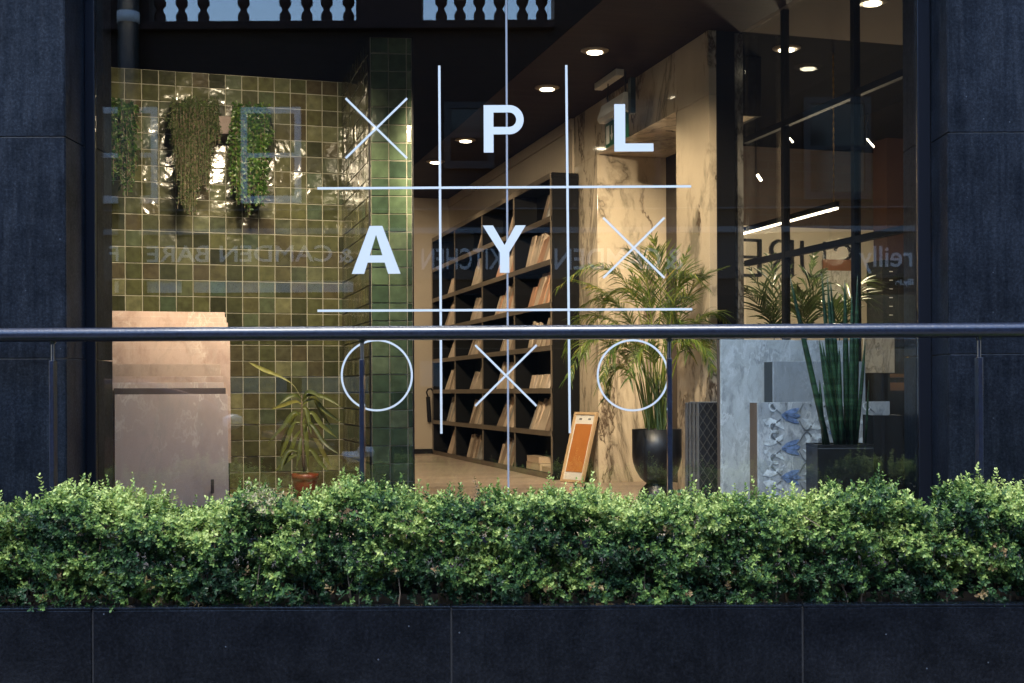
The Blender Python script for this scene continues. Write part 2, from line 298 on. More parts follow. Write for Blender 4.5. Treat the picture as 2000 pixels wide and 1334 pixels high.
# ------------------------------------------------------------------ mesh helpers
class MB:
    def __init__(s): s.v = []; s.f = []; s.r = []
    def poly(s, pts, rnd=(0, 0)):
        b = len(s.v); s.v += [Vector(p) for p in pts]; s.f.append(tuple(range(b, b + len(pts)))); s.r.append(rnd); return s
    def box(s, p0, a, b, c, rnd=(0, 0)):
        """corner p0 and three edge vectors"""
        p0, a, b, c = Vector(p0), Vector(a), Vector(b), Vector(c); n = len(s.v)
        if a.cross(b).dot(c) < 0: a, b = b, a
        s.v += [p0, p0 + a, p0 + a + b, p0 + b, p0 + c, p0 + a + c, p0 + a + b + c, p0 + b + c]
        for f in ((3, 2, 1, 0), (4, 5, 6, 7), (0, 1, 5, 4), (1, 2, 6, 5), (2, 3, 7, 6), (3, 0, 4, 7)):
            s.f.append(tuple(n + i for i in f)); s.r.append(rnd)
        return s
    def bx(s, x0, x1, y0, y1, z0, z1, rnd=(0, 0)): return s.box((x0, y0, z0), (x1 - x0, 0, 0), (0, y1 - y0, 0), (0, 0, z1 - z0), rnd)
    def ubx(s, u0, u1, v0, v1, z0, z1, rnd=(0, 0)): return s.box(uv(u0, v0, z0), Cv * (u1 - u0), Dv * (v1 - v0), Zv * (z1 - z0), rnd)
    def tube(s, pts, rad, n=8, cap=True, rnd=(0, 0)):
        pts = [Vector(p) for p in pts]; rads = rad if isinstance(rad, (list, tuple)) else [rad] * len(pts); base = len(s.v)
        for i, p in enumerate(pts):
            t = (pts[min(i + 1, len(pts) - 1)] - pts[max(i - 1, 0)]).normalized()
            a = t.cross(Vector((0.13, 0.97, 0.21))).normalized(); b = t.cross(a)
            for k in range(n):
                g = 2 * math.pi * k / n; s.v.append(p + (a * math.cos(g) + b * math.sin(g)) * rads[i])
        for i in range(len(pts) - 1):
            for k in range(n):
                k2 = (k + 1) % n
                s.f.append((base + i * n + k, base + i * n + k2, base + (i + 1) * n + k2, base + (i + 1) * n + k)); s.r.append(rnd)
        if cap:
            s.f.append(tuple(base + k for k in range(n))[::-1]); s.r.append(rnd)
            s.f.append(tuple(base + (len(pts) - 1) * n + k for k in range(n))); s.r.append(rnd)
        return s
    def lathe(s, c, prof, n=32, rnd=(0, 0)):
        c = Vector(c); base = len(s.v)
        for r, z in prof:
            for k in range(n):
                g = 2 * math.pi * k / n; s.v.append(c + Vector((r * math.cos(g), r * math.sin(g), z)))
        for i in range(len(prof) - 1):
            for k in range(n):
                k2 = (k + 1) % n
                s.f.append((base + i * n + k, base + i * n + k2, base + (i + 1) * n + k2, base + (i + 1) * n + k)); s.r.append(rnd)
        s.f.append(tuple(base + k for k in range(n))[::-1]); s.r.append(rnd)
        s.f.append(tuple(base + (len(prof) - 1) * n + k for k in range(n))); s.r.append(rnd)
        return s
    def prism(s, pts, depth):
        """outline in space, pushed along a vector"""
        pts = [Vector(p) for p in pts]; d = Vector(depth); n = len(pts); b = len(s.v)
        s.v += pts + [p + d for p in pts]
        s.f.append(tuple(range(b, b + n))[::-1]); s.f.append(tuple(range(b + n, b + 2 * n))); s.r += [(0, 0)] * 2
        for i in range(n): j = (i + 1) % n; s.f.append((b + i, b + j, b + n + j, b + n + i)); s.r.append((0, 0))
        return s
    def build(s, name, mat, parent=None, loc=None, smooth=False, bevel=0.0):
        me = bpy.data.meshes.new(name); o = bpy.data.objects.new(name, me); COL.objects.link(o)
        if parent is not None:
            off = wloc(parent); o.parent = parent
        else:
            off = Vector(loc) if loc is not None else Vector((0, 0, 0)); o.location = off
        me.from_pydata([tuple(p - off) for p in s.v], [], s.f)
        ul = me.uv_layers.new(name='rnd'); arr = []
        for f, r in zip(s.f, s.r):
            arr += (list(r) * len(f)) if not isinstance(r[0], (tuple, list)) else [c for q in r for c in q]
        ul.data.foreach_set('uv', arr)
        me.materials.append(mat)
        if smooth: me.polygons.foreach_set('use_smooth', [True] * len(me.polygons))
        me.update()
        if bevel:
            md = o.modifiers.new('bevel', 'BEVEL'); md.width = bevel; md.segments = 2; md.limit_method = 'ANGLE'; md.harden_normals = False
        return o
def wloc(o):
    p = Vector((0, 0, 0))
    while o is not None: p = p + o.location; o = o.parent
    return p
def tag(o, label, cat, group=None, kind=None):
    if label: o['label'] = label
    if cat: o['category'] = cat
    if group: o['group'] = group
    if kind: o['kind'] = kind
    return o
def thing(name, label, cat, loc, group=None):
    o = bpy.data.objects.new(name, None); COL.objects.link(o); o.location = loc; o.empty_display_size = 0.1
    return tag(o, label, cat, group)
def struct(o): o['kind'] = 'structure'; return o
def leaves(name, P, Dr, Nr, Ln, Wd, rnd, mat, parent, fold=0.25, curl=0.15):
    """many small folded oval leaves as one mesh: arrays of base point, direction, normal, length, width"""
    P = np.asarray(P, float); Dr = np.asarray(Dr, float); Nr = np.asarray(Nr, float); n = len(P)
    Dr /= np.linalg.norm(Dr, axis=1)[:, None] + 1e-9
    S = np.cross(Dr, Nr); S /= np.linalg.norm(S, axis=1)[:, None] + 1e-9; Nn = np.cross(S, Dr)
    Ln = np.asarray(Ln, float)[:, None]; Wd = np.asarray(Wd, float)[:, None]
    V = np.empty((n, 6, 3)); up = Nn * Wd * fold; dn = -Nn * Ln * curl
    V[:, 0] = P; V[:, 1] = P + Dr * Ln * 0.34 + S * Wd * 0.5 + up; V[:, 2] = P + Dr * Ln * 0.74 + S * Wd * 0.38 + up * 0.7 + dn * 0.5
    V[:, 3] = P + Dr * Ln + dn; V[:, 4] = P + Dr * Ln * 0.74 - S * Wd * 0.38 + up * 0.7 + dn * 0.5; V[:, 5] = P + Dr * Ln * 0.34 - S * Wd * 0.5 + up
    off = wloc(parent) if parent is not None else Vector((0, 0, 0)); V -= np.array(off)
    me = bpy.data.meshes.new(name); o = bpy.data.objects.new(name, me); COL.objects.link(o)
    if parent is not None: o.parent = parent
    me.vertices.add(6 * n); me.vertices.foreach_set('co', V.reshape(-1))
    idx = (np.arange(n)[:, None] * 6 + np.array([0, 1, 2, 3, 0, 3, 4, 5])[None]).reshape(-1)
    me.loops.add(8 * n); me.loops.foreach_set('vertex_index', idx.astype(np.int32))
    me.polygons.add(2 * n); me.polygons.foreach_set('loop_start', np.arange(2 * n, dtype=np.int32) * 4)
    me.polygons.foreach_set('loop_total', np.full(2 * n, 4, np.int32))
    me.update(calc_edges=True); ul = me.uv_layers.new(name='rnd')
    u = np.zeros((n, 8, 2)); u[:, :, 0] = np.clip(np.asarray(rnd), 0, 1)[:, None]; ul.data.foreach_set('uv', u.reshape(-1))
    me.materials.append(mat); me.validate(); return o
def strip_leaf(mb, pts, widths, nrm, rnd=0.5, fold=0.3, seg=10):
    """a long leaf along a smooth curve through pts, slightly V-folded"""
    pts = [Vector(p) for p in pts]; Q = []
    n = len(pts)
    for i in range(seg + 1):
        t = i / seg * (n - 1); k = min(int(t), n - 2); f = t - k
        p0 = pts[max(k - 1, 0)]; p1 = pts[k]; p2 = pts[k + 1]; p3 = pts[min(k + 2, n - 1)]
        Q.append(0.5 * ((2 * p1) + (p2 - p0) * f + (2 * p0 - 5 * p1 + 4 * p2 - p3) * f * f + (3 * p1 - p0 - 3 * p2 + p3) * f ** 3))
    nrm = Vector(nrm); base = len(mb.v)
    for i, q in enumerate(Q):
        t = (Q[min(i + 1, seg)] - Q[max(i - 1, 0)]).normalized(); s = t.cross(nrm)
        s = s.normalized() if s.length > 1e-5 else Xv.copy()
        g = i / seg * (len(widths) - 1); k = min(int(g), len(widths) - 2); wd = widths[k] + (widths[k + 1] - widths[k]) * (g - k)
        nn = s.cross(t); mb.v += [q - s * wd / 2 + nn * wd * fold, q, q + s * wd / 2 + nn * wd * fold]
    for i in range(seg):
        for j in (0, 1):
            a = base + i * 3 + j; mb.f.append((a, a + 1, a + 4, a + 3)); mb.r.append((rnd, 0))
def text(name, body, size, mat, parent, origin, right, up, align='LEFT', bold=0.0, extrude=0.002, width=None):
    cu = bpy.data.curves.new(name, 'FONT'); cu.body = body; cu.size = size; cu.align_x = align; cu.offset = bold; cu.extrude = extrude
    o = bpy.data.objects.new(name, cu); COL.objects.link(o); cu.materials.append(mat)
    right = Vector(right).normalized(); up = Vector(up).normalized(); nrm = Vector(right).cross(up)
    Mx = Matrix((right, up, nrm)).transposed().to_4x4()
    if width:
        bpy.context.view_layer.update(); dx = o.dimensions.x
        if dx > 0: Mx = Mx @ Matrix.Diagonal((width / dx, 1, 1, 1))
    off = wloc(parent) if parent else Vector((0, 0, 0)); Mx.translation = Vector(origin) - off
    bpy.context.view_layer.update()
    me = bpy.data.meshes.new_from_object(o.evaluated_get(bpy.context.evaluated_depsgraph_get())); bpy.data.objects.remove(o)
    me.transform(Mx); me.name = name; o = bpy.data.objects.new(name, me); COL.objects.link(o)
    if not me.materials: me.materials.append(mat)
    if parent: o.parent = parent
    return o

# ------------------------------------------------------------------ the setting outside
struct(MB().poly([(-400, -400, -0.004), (400, -400, -0.004), (400, 400, -0.004), (-400, 400, -0.004)]).build('ground', M['asphalt']))
struct(MB().poly([(-60, -5.6, 0.0), (60, -5.6, 0.0), (60, 1.5, 0.0), (-60, 1.5, 0.0)]).build('road', M['asphalt']))
mb = MB(); mb.bx(-60, 60, 1.5, 4.2, -0.05, 0.12); struct(mb.build('pavement', M['paving'], bevel=0.01))
mb = MB(); mb.bx(-60, 60, -8.0, -5.6, -0.05, 0.12); struct(mb.build('far_pavement', M['paving'], bevel=0.01))
mb = MB()
for i in range(-10, 11): mb.poly([(i * 5 - 1, -2.1, 0.004), (i * 5 + 1, -2.1, 0.004), (i * 5 + 1, -2.0, 0.004), (i * 5 - 1, -2.0, 0.004)])
struct(mb.build('road_markings', M['line']))
mb = MB(); mb.bx(-7, 7, 4.66, GY + 0.02, 0.5, FL); struct(mb.build('terrace', M['terrace']))

# ------------------------------------------------------------------ granite front of the shop
XL, XR = -1.845, 1.591; PY = 4.985; ZJ = (0.9, 1.738, 2.602, 3.62)
fac = thing('shop_facade', 'dark blue-black granite front of the shop, framing the large window', 'facade', (0, PY, FL))
G = 0.0045
bk = MB(); bk.bx(-7, XL - 0.012, PY + 0.006, PY + 0.2, 0.9, 8); bk.bx(XR + 0.012, 7, PY + 0.006, PY + 0.2, 0.9, 8); bk.bx(XL - 0.012, XR + 0.012, PY + 0.03, PY + 0.2, 3.60, 8)
bk.bx(XL - .02, XR + .02, GY + .022, GY + .22, CEIL + .11, 8); bk.bx(-7, XL - 0.02, PY + 0.2, GY + 0.22, 0.9, 8); bk.bx(XR + 0.02, 7, PY + 0.2, GY + 0.22, 0.9, 8)
bk.build('grout_backing', M['grout'], fac)
zz = [0.9, 1.738, 2.602, 3.46, 4.4, 5.4, 6.4, 8.0]
for side in (-1, 1):
    e = XL if side < 0 else XR
    for i in range(len(zz) - 1):
        z0, z1 = zz[i] + G / 2, zz[i + 1] - G / 2
        for k in range(3):
            a = e + side * (0.004 + k * 1.7); b = e + side * (k * 1.7 + 1.7 - G)
            MB().bx(min(a, b), max(a, b), PY, PY + 0.02, z0, z1).build('front_panel', M['granite'], fac, bevel=0.0012)
        a, b = (e - 0.0125, e) if side < 0 else (e, e + 0.0125)
        MB().bx(a, b, PY + 0.003, GY, z0, z1).build('return_panel', M['granite'], fac, bevel=0.0012)
        xi = (-1.83, -1.805) if side < 0 else (1.537, 1.56)
        MB().bx(xi[0], xi[1], GY + 0.026, 5.405, z0, z1).build('inside_return', M['granite'], fac, bevel=0.001)
MB().bx(XL, XR, PY + 0.0, PY + 0.029, 3.62, 8).build('lintel_panel', M['granite'], fac, bevel=0.002)
# ------------------------------------------------------------------ the window with its white lettering
win = thing('shop_window', 'large shop window of two tall panes covered with white noughts and crosses and four letters', 'window', (0, GY, FL))
mb = MB(); mb.bx(XL + 0.001, -1.805, GY - 0.004, GY + 0.024, FL, CEIL); mb.bx(1.537, XR - 0.001, GY - 0.004, GY + 0.024, FL, CEIL)
mb.bx(-1.805, 1.537, GY - 0.004, GY + 0.024, FL, FL + 0.05); mb.bx(-1.805, 1.537, GY - 0.004, GY + 0.024, CEIL - 0.06, CEIL)
mb.build('frame', M['frame'], win, bevel=0.003)
XJ = at(991, 500, GY).x
for a, b in ((-1.803, XJ - 0.005), (XJ + 0.005, 1.535)):
    MB().bx(a, b, GY, GY + 0.010, FL + 0.051, CEIL - 0.061).build('pane', M['glass'], win)
MB().bx(XJ - 0.0038, XJ + 0.0038, GY + 0.0005, GY + 0.0095, FL + 0.051, CEIL - 0.061).build('joint', M['seal'], win)
FY = GY - 0.0008
def px2(px, py): p = at(px, py, FY); return Vector((p.x, FY, p.z))
def vin(name, polys, label, y=FY):
    mb = MB()
    for pl in polys: mb.prism([Vector((p[0], y, p[1])) for p in pl], (0, 0.0004, 0))
    o = mb.build(name, M['vinyl'], win); o['label'] = label; return o
def bar(p, q, wd):
    p, q = Vector(p), Vector(q); d = (q - p).normalized(); s = Vector((-d.z, 0, d.x)) * wd / 2
    return [((p + s).x, (p + s).z), ((q + s).x, (q + s).z), ((q - s).x, (q - s).z), ((p - s).x, (p - s).z)]
LW = 0.0095
for a, b, lb in (((858, 128), (862, 847), 'left white upright of the grid'), ((1106, 127), (1113, 846), 'right white upright of the grid')):
    vin('grid_line', [bar(px2(*a), px2(*b), LW)], lb)
for a, b, lb in (((620, 368), (1350, 364), 'upper white crossbar of the grid'), ((620, 607), (1352, 604), 'lower white crossbar of the grid')):
    vin('grid_line', [bar(px2(*a), px2(*b), LW)], lb, FY - 0.0008)
def cross(x0, y0, x1, y1, lb):
    a, b, c, d = px2(x0, y0), px2(x1, y1), px2(x0, y1), px2(x1, y0)
    m = (a + b) / 2; dd = (d - c).normalized() * LW / 2
    vin('cross', [bar(a, b, LW * 0.9), bar(c, m - dd, LW * 0.9), bar(m + dd, d, LW * 0.9)], lb)
cross(675, 192, 795, 309, 'white cross in the top left square')
cross(1178, 425, 1298, 543, 'white cross in the middle right square')
cross(928, 674, 1048, 793, 'white cross in the bottom middle square')
for cx_, lb in ((736, 'white ring in the bottom left square'), (1236, 'white ring in the bottom right square')):
    c = px2(cx_, 733); r1, r0 = 0.1465, 0.1385; n = 72; pl = []
    for k in range(n):
        a, b = 2 * math.pi * k / n, 2 * math.pi * (k + 1) / n
        pl.append([(c.x + r0 * math.cos(a), c.z + r0 * math.sin(a)), (c.x + r1 * math.cos(a), c.z + r1 * math.sin(a)), (c.x + r1 * math.cos(b), c.z + r1 * math.sin(b)), (c.x + r0 * math.cos(b), c.z + r0 * math.sin(b))])
    vin('ring', pl, lb)
def letter(ch, x0, yb, x1, yt):
    a, b = px2(x0, yb), px2(x1, yt); W, H = b.x - a.x, b.z - a.z
    T = lambda pl: [(a.x + x * W, a.z + y * H) for x, y in pl]
    if ch == 'L': P = [[(0, 0.17), (0.28, 0.17), (0.28, 1), (0, 1)], [(0, 0), (1, 0), (1, 0.17), (0, 0.17)]]
    if ch == 'A':
        xi = lambda y: 0.255 + 0.30 * y
        ya = (0.5 - 0.255) / 0.30
        P = [[(0, 0), (xi(0), 0), (0.5, ya), (0.5, 1), (0.37, 1)], [(1, 0), (0.63, 1), (0.5, 1), (0.5, ya), (1 - xi(0), 0)],
             [(xi(.235), .235), (1 - xi(.235), .235), (1 - xi(.385), .385), (xi(.385), .385)]]
    if ch == 'Y':
        P = [[(0, 1), (.395, .43), (.505, .43), (.505, .585), (.24, 1)], [(1, 1), (.76, 1), (.505, .585), (.505, .43), (.615, .43)], [(.395, 0), (.615, 0), (.615, .43), (.395, .43)]]
    if ch == 'P':
        k = H / W; w_ = lambda x: x * k
        P = [[(0, 0), (w_(.206), 0), (w_(.206), 1), (0, 1)]]
        xc, yc, ro, ri = .534, .691, .309, .152
        P += [[(w_(.206), 1 - .157), (w_(xc), 1 - .157), (w_(xc), 1), (w_(.206), 1)], [(w_(.206), .382), (w_(xc), .382), (w_(xc), .539), (w_(.206), .539)]]
        for i in range(18):
            g, h = math.pi * (i / 18 - .5), math.pi * ((i + 1) / 18 - .5)
            P.append([(w_(xc + ri * math.cos(g)), yc + ri * math.sin(g)), (w_(xc + ro * math.cos(g)), yc + ro * math.sin(g)), (w_(xc + ro * math.cos(h)), yc + ro * math.sin(h)), (w_(xc + ri * math.cos(h)), yc + ri * math.sin(h))])
    vin('letter', [T(p) for p in P], 'bold white letter ' + ch)
letter('P', 945, 298, 1023, 205); letter('L', 1200, 296, 1276, 203); letter('A', 687, 535, 782, 441); letter('Y', 943, 533, 1027, 440)

# ------------------------------------------------------------------ handrail
ra, rb_ = at(-180, 655.3, 4.86), at(2180, 643.5, 4.54)
rail = thing('handrail', 'black tubular handrail on slim posts running in front of the window behind the hedge', 'railing', (0, 4.7, FL))
MB().tube([ra.lerp(rb_, -.4), ra, rb_, ra.lerp(rb_, 1.4)], 0.0265, 24).build('top_rail', M['rail'], rail, smooth=True)
for px in (103, 707, 1307, 1912, -500, 2516, -1100, 3100):
    t = (px + 180) / 2360; y = ra.lerp(rb_, t).y; p = at(px, 660, y); z = ra.lerp(rb_, t).z
    mb = MB(); mb.tube([(p.x, y, z - 0.022), (p.x, y, z - 0.036), (p.x, y, z - 0.10)], [0.017, 0.0075, 0.0075], 12)
    mb.bx(p.x - 0.0085, p.x + 0.0085, y - 0.018, y + 0.022, FL - 0.25, z - 0.098)
    mb.build('post', M['rail'], rail, bevel=0.0015)

# ------------------------------------------------------------------ planter
PF = 4.2; ZP = at(1000, 1187, PF).z
pl = thing('planter', 'long planter of polished black granite slabs along the terrace front', 'planter', (0, PF, 0.1))
js = [at(x, 1250, PF).x for x in (180, 881, 1568)]; xs = [js[0] - 2.32, js[0] - 1.16] + js + [js[2] + 1.16, js[2] + 2.32, js[2] + 3.48]
for a, b in zip(xs[:-1], xs[1:]):
    MB().bx(a + 0.0035, b - 0.0035, PF, PF + 0.025, 0.12, ZP - 0.004).build('front_slab', M['granite_polished'], pl, bevel=0.002)
    MB().bx(a + 0.002, b - 0.002, PF - 0.002, PF + 0.05, ZP - 0.003, ZP + 0.006).build('coping', M['granite_polished'], pl, bevel=0.002)
mb = MB(); mb.bx(xs[0], xs[-1], PF + 0.006, PF + 0.03, 0.12, ZP - 0.005); mb.build('grout', M['dark_grout'], pl)
mb = MB(); mb.bx(xs[0], xs[-1], 4.63, 4.655, 0.12, ZP + 0.03); mb.build('back_slab', M['granite'], pl)
mb = MB(); mb.bx(xs[0], xs[-1], PF + 0.051, 4.629, 0.3, ZP - 0.02); mb.build('earth', M['soil'], pl)

# ------------------------------------------------------------------ hedge
prof = [(-400, 960), (-100, 960), (0, 980), (50, 984), (100, 955), (150, 934), (200, 955), (250, 945), (300, 965), (335, 988), (375, 988), (405, 978), (440, 972), (470, 965), (495, 938), (520, 955), (560, 962), (600, 962), (640, 942), (700, 930), (740, 948), (800, 957), (850, 965), (905, 972), (950, 957), (1000, 962), (1060, 957), (1100, 955), (1150, 945), (1200, 966), (1240, 982), (1280, 968), (1340, 962), (1400, 967), (1500, 967), (1590, 967), (1630, 945), (1660, 955), (1700, 943), (1750, 947), (1780, 978), (1800, 1005), (1828, 990), (1860, 938), (1900, 942), (1950, 947), (2000, 952), (2400, 955)]
hy = 4.43; hx = np.array([at(p, 960, hy).x for p, _ in prof]); hz = np.array([at(1055, y, hy).z + (1055 - p) * 0 for p, y in prof])
hedge = thing('boxwood_hedge', 'clipped box hedge with pale new tips growing in the black granite planter', 'hedge', (0, hy, ZP))
def hedge_leaves():
    NS = 24500; P = []; D = []; Nn = []; Lg = []; Wd = []; Rn = []
    x0, x1 = -3.4, 3.2
    for i in range(NS):
        x = RNG.uniform(x0, x1); top = np.interp(x, hx, hz) - 0.035 + 0.010 * math.sin(x * 29) * math.sin(x * 67); z0 = ZP - 0.005
        typ = RNG.random(); shoot = False
        hollow = 0.5 + 0.5 * math.sin(x * 5.7 + 2.0 * math.sin(x * 2.3))
        if typ < 0.25:      # crown
            y = RNG.uniform(4.245, 4.62); e = abs(y - hy) / 0.19; z = top - 0.06 * max(0, e) ** 2.5 - abs(RNG.normal(0, 0.022)) + 0.012 * math.sin(x * 31 + y * 40)
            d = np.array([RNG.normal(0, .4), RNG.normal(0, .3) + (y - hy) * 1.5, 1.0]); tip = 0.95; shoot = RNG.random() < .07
        elif typ < 0.74:    # face towards the street
            z = z0 + (top - z0) * RNG.beta(1.15, 1.0); h = (z - z0) / (top - z0)
            bulge = 0.045 * math.sin(x * 15 + z * 19) * math.sin(z * 27 - x * 9) + 0.02 * math.sin(x * 43 + z * 37)
            yf = 4.252 + (0.03 * (1 - h) ** 1.5) * hollow + bulge * 0.8 + 0.05 * max(0, h - .75)
            if h < 0.16 and RNG.random() < 0.05 + 0.38 * hollow: continue
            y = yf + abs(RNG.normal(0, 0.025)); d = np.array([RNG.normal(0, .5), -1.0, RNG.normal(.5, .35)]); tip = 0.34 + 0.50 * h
        else:
            z = z0 + (top - z0) * RNG.uniform(0.08, .95); h = (z - z0) / (top - z0); y = RNG.uniform(4.30, 4.61)
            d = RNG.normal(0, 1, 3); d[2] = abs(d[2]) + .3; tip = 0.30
        d /= np.linalg.norm(d); L = RNG.uniform(0.03, 0.058); npair = RNG.integers(4, 8)
        if shoot: L = RNG.uniform(.055, .095); npair = 9; d = np.array([RNG.normal(0, .15), RNG.normal(0, .15), 1.0])
        s = np.cross(d, RNG.normal(0, 1, 3)); s /= np.linalg.norm(s); q = np.cross(d, s)
        cl = 0.20 * math.sin(x * 6 + z * 21) * math.cos(x * 2.2) + 0.14 * math.sin(x * 19 - z * 13); sp = RNG.normal(0, .16)
        dead = RNG.random() < (0.006 if z > ZP + 0.12 else 0.035); pale = (abs(x - at(527, 960, hy).x) < 0.045 and z > top - 0.045 and RNG.random() < .6)
        p0 = np.array([x, y, z])
        for k in range(npair):
            t = (k + .3) / npair; sd_ = s if k % 2 else q
            for sg in (-1, 1):
                P.append(p0 + d * L * t); op = 1.15 - .75 * t
                D.append(d * (1 - op * .55) + sd_ * sg * op + RNG.normal(0, .18, 3)); Nn.append(d + RNG.normal(0, .35, 3))
                l = (0.0172 - 0.006 * t) * RNG.uniform(.65, 1.3); Lg.append(l); Wd.append(l * .56)
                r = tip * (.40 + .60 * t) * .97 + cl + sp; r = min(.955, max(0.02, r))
                if dead: r = RNG.uniform(.972, .98)
                if pale: r = 0.99 if RNG.random() < .8 else .96
                Rn.append(r)
    return P, D, Nn, Lg, Wd, Rn
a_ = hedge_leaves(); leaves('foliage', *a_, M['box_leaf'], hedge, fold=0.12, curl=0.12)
mb = MB()
for i in range(190):
    x = random.uniform(-3.35, 3.15); y = random.uniform(4.31, 4.56); top = float(np.interp(x, hx, hz)) - 0.06; p = Vector((x, y, ZP - 0.03)); pts = [p]
    n = 5
    for k in range(1, n + 1): pts.append(Vector((pts[-1].x + random.gauss(0, .012), pts[-1].y + random.gauss(0, .012), ZP - 0.03 + (top - ZP) * k / n)))
    mb.tube(pts, [0.0045 - 0.0006 * j for j in range(n + 1)], 5)
    for j in range(3):
        b0 = pts[random.randint(1, 4)]; mb.tube([b0, b0 + Vector((random.gauss(0, .03), random.gauss(-.03, .03), .05)), b0 + Vector((random.gauss(0, .06), random.gauss(-.05, .04), .10))], [.002, .0015, .001], 4)
for i in range(34):
    x = random.uniform(-2.7, 2.5); p = Vector((x, random.uniform(4.265, 4.30), ZP - .02)); q = p + Vector((random.gauss(0, .03), random.gauss(0, .012), random.uniform(.10, .22)))
    mb.tube([p, p.lerp(q, .5) + Vector((random.gauss(0, .008), 0, 0)), q], [.0032, .0026, .0016], 5)
mb.build('twigs', M['bark'], hedge)['kind'] = 'stuff'

# ------------------------------------------------------------------ inside: floor, ceiling, plain walls
mb = MB(); mb.bx(-7, 8, GY + 0.02, 18, FL - 0.1, FL); struct(mb.build('shop_floor', M['floor']))
def uslab(mb, u0, u1, v0, v1, z0, z1, ymin=GY + 0.03):
    """a slab lined up with the shop's inside, cut off along the window line"""
    q = [uv(u0, v0, z0), uv(u1, v0, z0), uv(u1, v1, z0), uv(u0, v1, z0)]; out = []
    for i in range(4):
        a, b = q[i], q[(i + 1) % 4]
        if a.y >= ymin: out.append(a)
        if (a.y >= ymin) != (b.y >= ymin): out.append(a.lerp(b, (ymin - a.y) / (b.y - a.y)))
    return mb.prism(out, (0, 0, z1 - z0))
struct(uslab(MB(), 2.23, 3.18, 1, 14, CEIL, CEIL + 0.1).build('ceiling_brown', M['ceil_brown']))
struct(uslab(uslab(MB(), -6, 2.229, 1, 18, CEIL, CEIL + 0.1), 3.181, 9, 6.561, 18, CEIL, CEIL + 0.1).build('ceiling_black', M['ceil_black']))
struct(uslab(MB(), 3.181, 9, 1, 6.56, CEIL, CEIL + 0.1).build('ceiling_beige', M['ceil_beige']))
mb = MB(); mb.bx(-7, -6.9, 5.42, 18, 0.5, 4.5); mb.bx(8, 8.1, 5.42, 18, 0.5, 4.5); mb.bx(-7, 8, 18, 18.1, 0.5, 4.5)
tag(mb.build('outer_walls', M['black_wall'], loc=(0, 18, 0)), 'black outer walls closing the shop around its rooms', 'wall'); 

# ---- tiled wall and tiled column
TP = 0.1015; TU = 1.184; TV = 8.35
def tiles(name, p0, sdir, length, nrm, mat, parent, phase=0.0, from_right=False):
    """square hand-made tiles, each slightly out of true, on a grout bed; p0 at floor level, z line through eye height"""
    mb = MB(); g = 0.0026; kz0 = math.floor((FL - EYE) / TP); kz1 = math.ceil((CEIL - EYE) / TP)
    ns = int(math.ceil(length / TP)) + 1
    for i in range(-1, ns):
        s0, s1 = i * TP + phase, (i + 1) * TP + phase
        s0, s1 = max(0, s0) + g, min(length, s1) - g
        if s1 - s0 < 0.008: continue
        for k in range(kz0, kz1):
            z0, z1 = max(FL, EYE + k * TP) + g, min(CEIL, EYE + (k + 1) * TP) - g
            if z1 - z0 < 0.008: continue
            P = lambda s, z, h: p0 + sdir * s + Zv * (z - p0.z) + nrm * h
            dx = random.gauss(0, .0009); dz = random.gauss(0, .0009); h = 0.006; b = 0.0022; rnd = (random.random(), random.random())
            o = [P(s0, z0, 0.002), P(s1, z0, 0.002), P(s1, z1, 0.002), P(s0, z1, 0.002)]
            q = [P(s0 + b, z0 + b, h - dx - dz), P(s1 - b, z0 + b, h + dx - dz), P(s1 - b, z1 - b, h + dx + dz), P(s0 + b, z1 - b, h - dx + dz)]
            n = len(mb.v); mb.v += o + q
            fs = [(4, 5, 6, 7), (0, 1, 5, 4), (1, 2, 6, 5), (2, 3, 7, 6), (3, 0, 4, 7)]
            for f in fs: mb.f.append(tuple(n + j for j in f)); mb.r.append(rnd)
    return mb.build(name, mat, parent)
tw = thing('tiled_wall', 'olive green wall of glossy square handmade tiles behind the hanging plants', 'tiled wall', uv(0.2, TV, FL))
tiles('tiles', uv(-1.2, TV, FL), Cv, 1.2 + TU, -Dv, M['tile'], tw, phase=0.02)
mb = MB(); mb.ubx(-1.2, TU, TV, TV + 0.12, FL, CEIL); mb.build('grout_bed', M['tile_grout'], tw)
P1 = uv(TU, 7.245, FL); a6 = R(6); S6 = Vector((math.cos(a6), math.sin(a6), 0)); N6 = Vector((math.sin(a6), -math.cos(a6), 0))
tcn = thing('tiled_column', 'projecting column clad in square tiles, its front coloured greener for daylight, left of the corridor', 'column', uv(1.3, 7.3, FL))
tiles('front_tiles', P1 + S6 * 0.004, S6, 0.233, N6, M['tile_daylit'], tcn)
tiles('side_tiles', uv(TU, TV, FL), -Dv, TV - 7.25, -Cv, M['tile'], tcn)
P2 = P1 + S6 * 0.237; e = Zv * (CEIL - FL)
MB().prism([P1 + Dv * 0.003 + Cv * .002, P2, uv(P2.dot(Cv), TV + 0.1, FL), uv(TU + .001, TV + 0.1, FL)], e).build('core', M['tile_grout'], tcn)
mb = MB(); mb.box(P1 - N6 * 0.004 - S6 * 0.009, S6 * 0.010, N6 * 0.014, e); mb.build('corner_trim', M['black_metal'], tcn)
mb = MB(); mb.box(P2 - N6 * 0.004, S6 * 0.008, N6 * 0.012, e); mb.build('corner_trim', M['black_metal'], tcn)

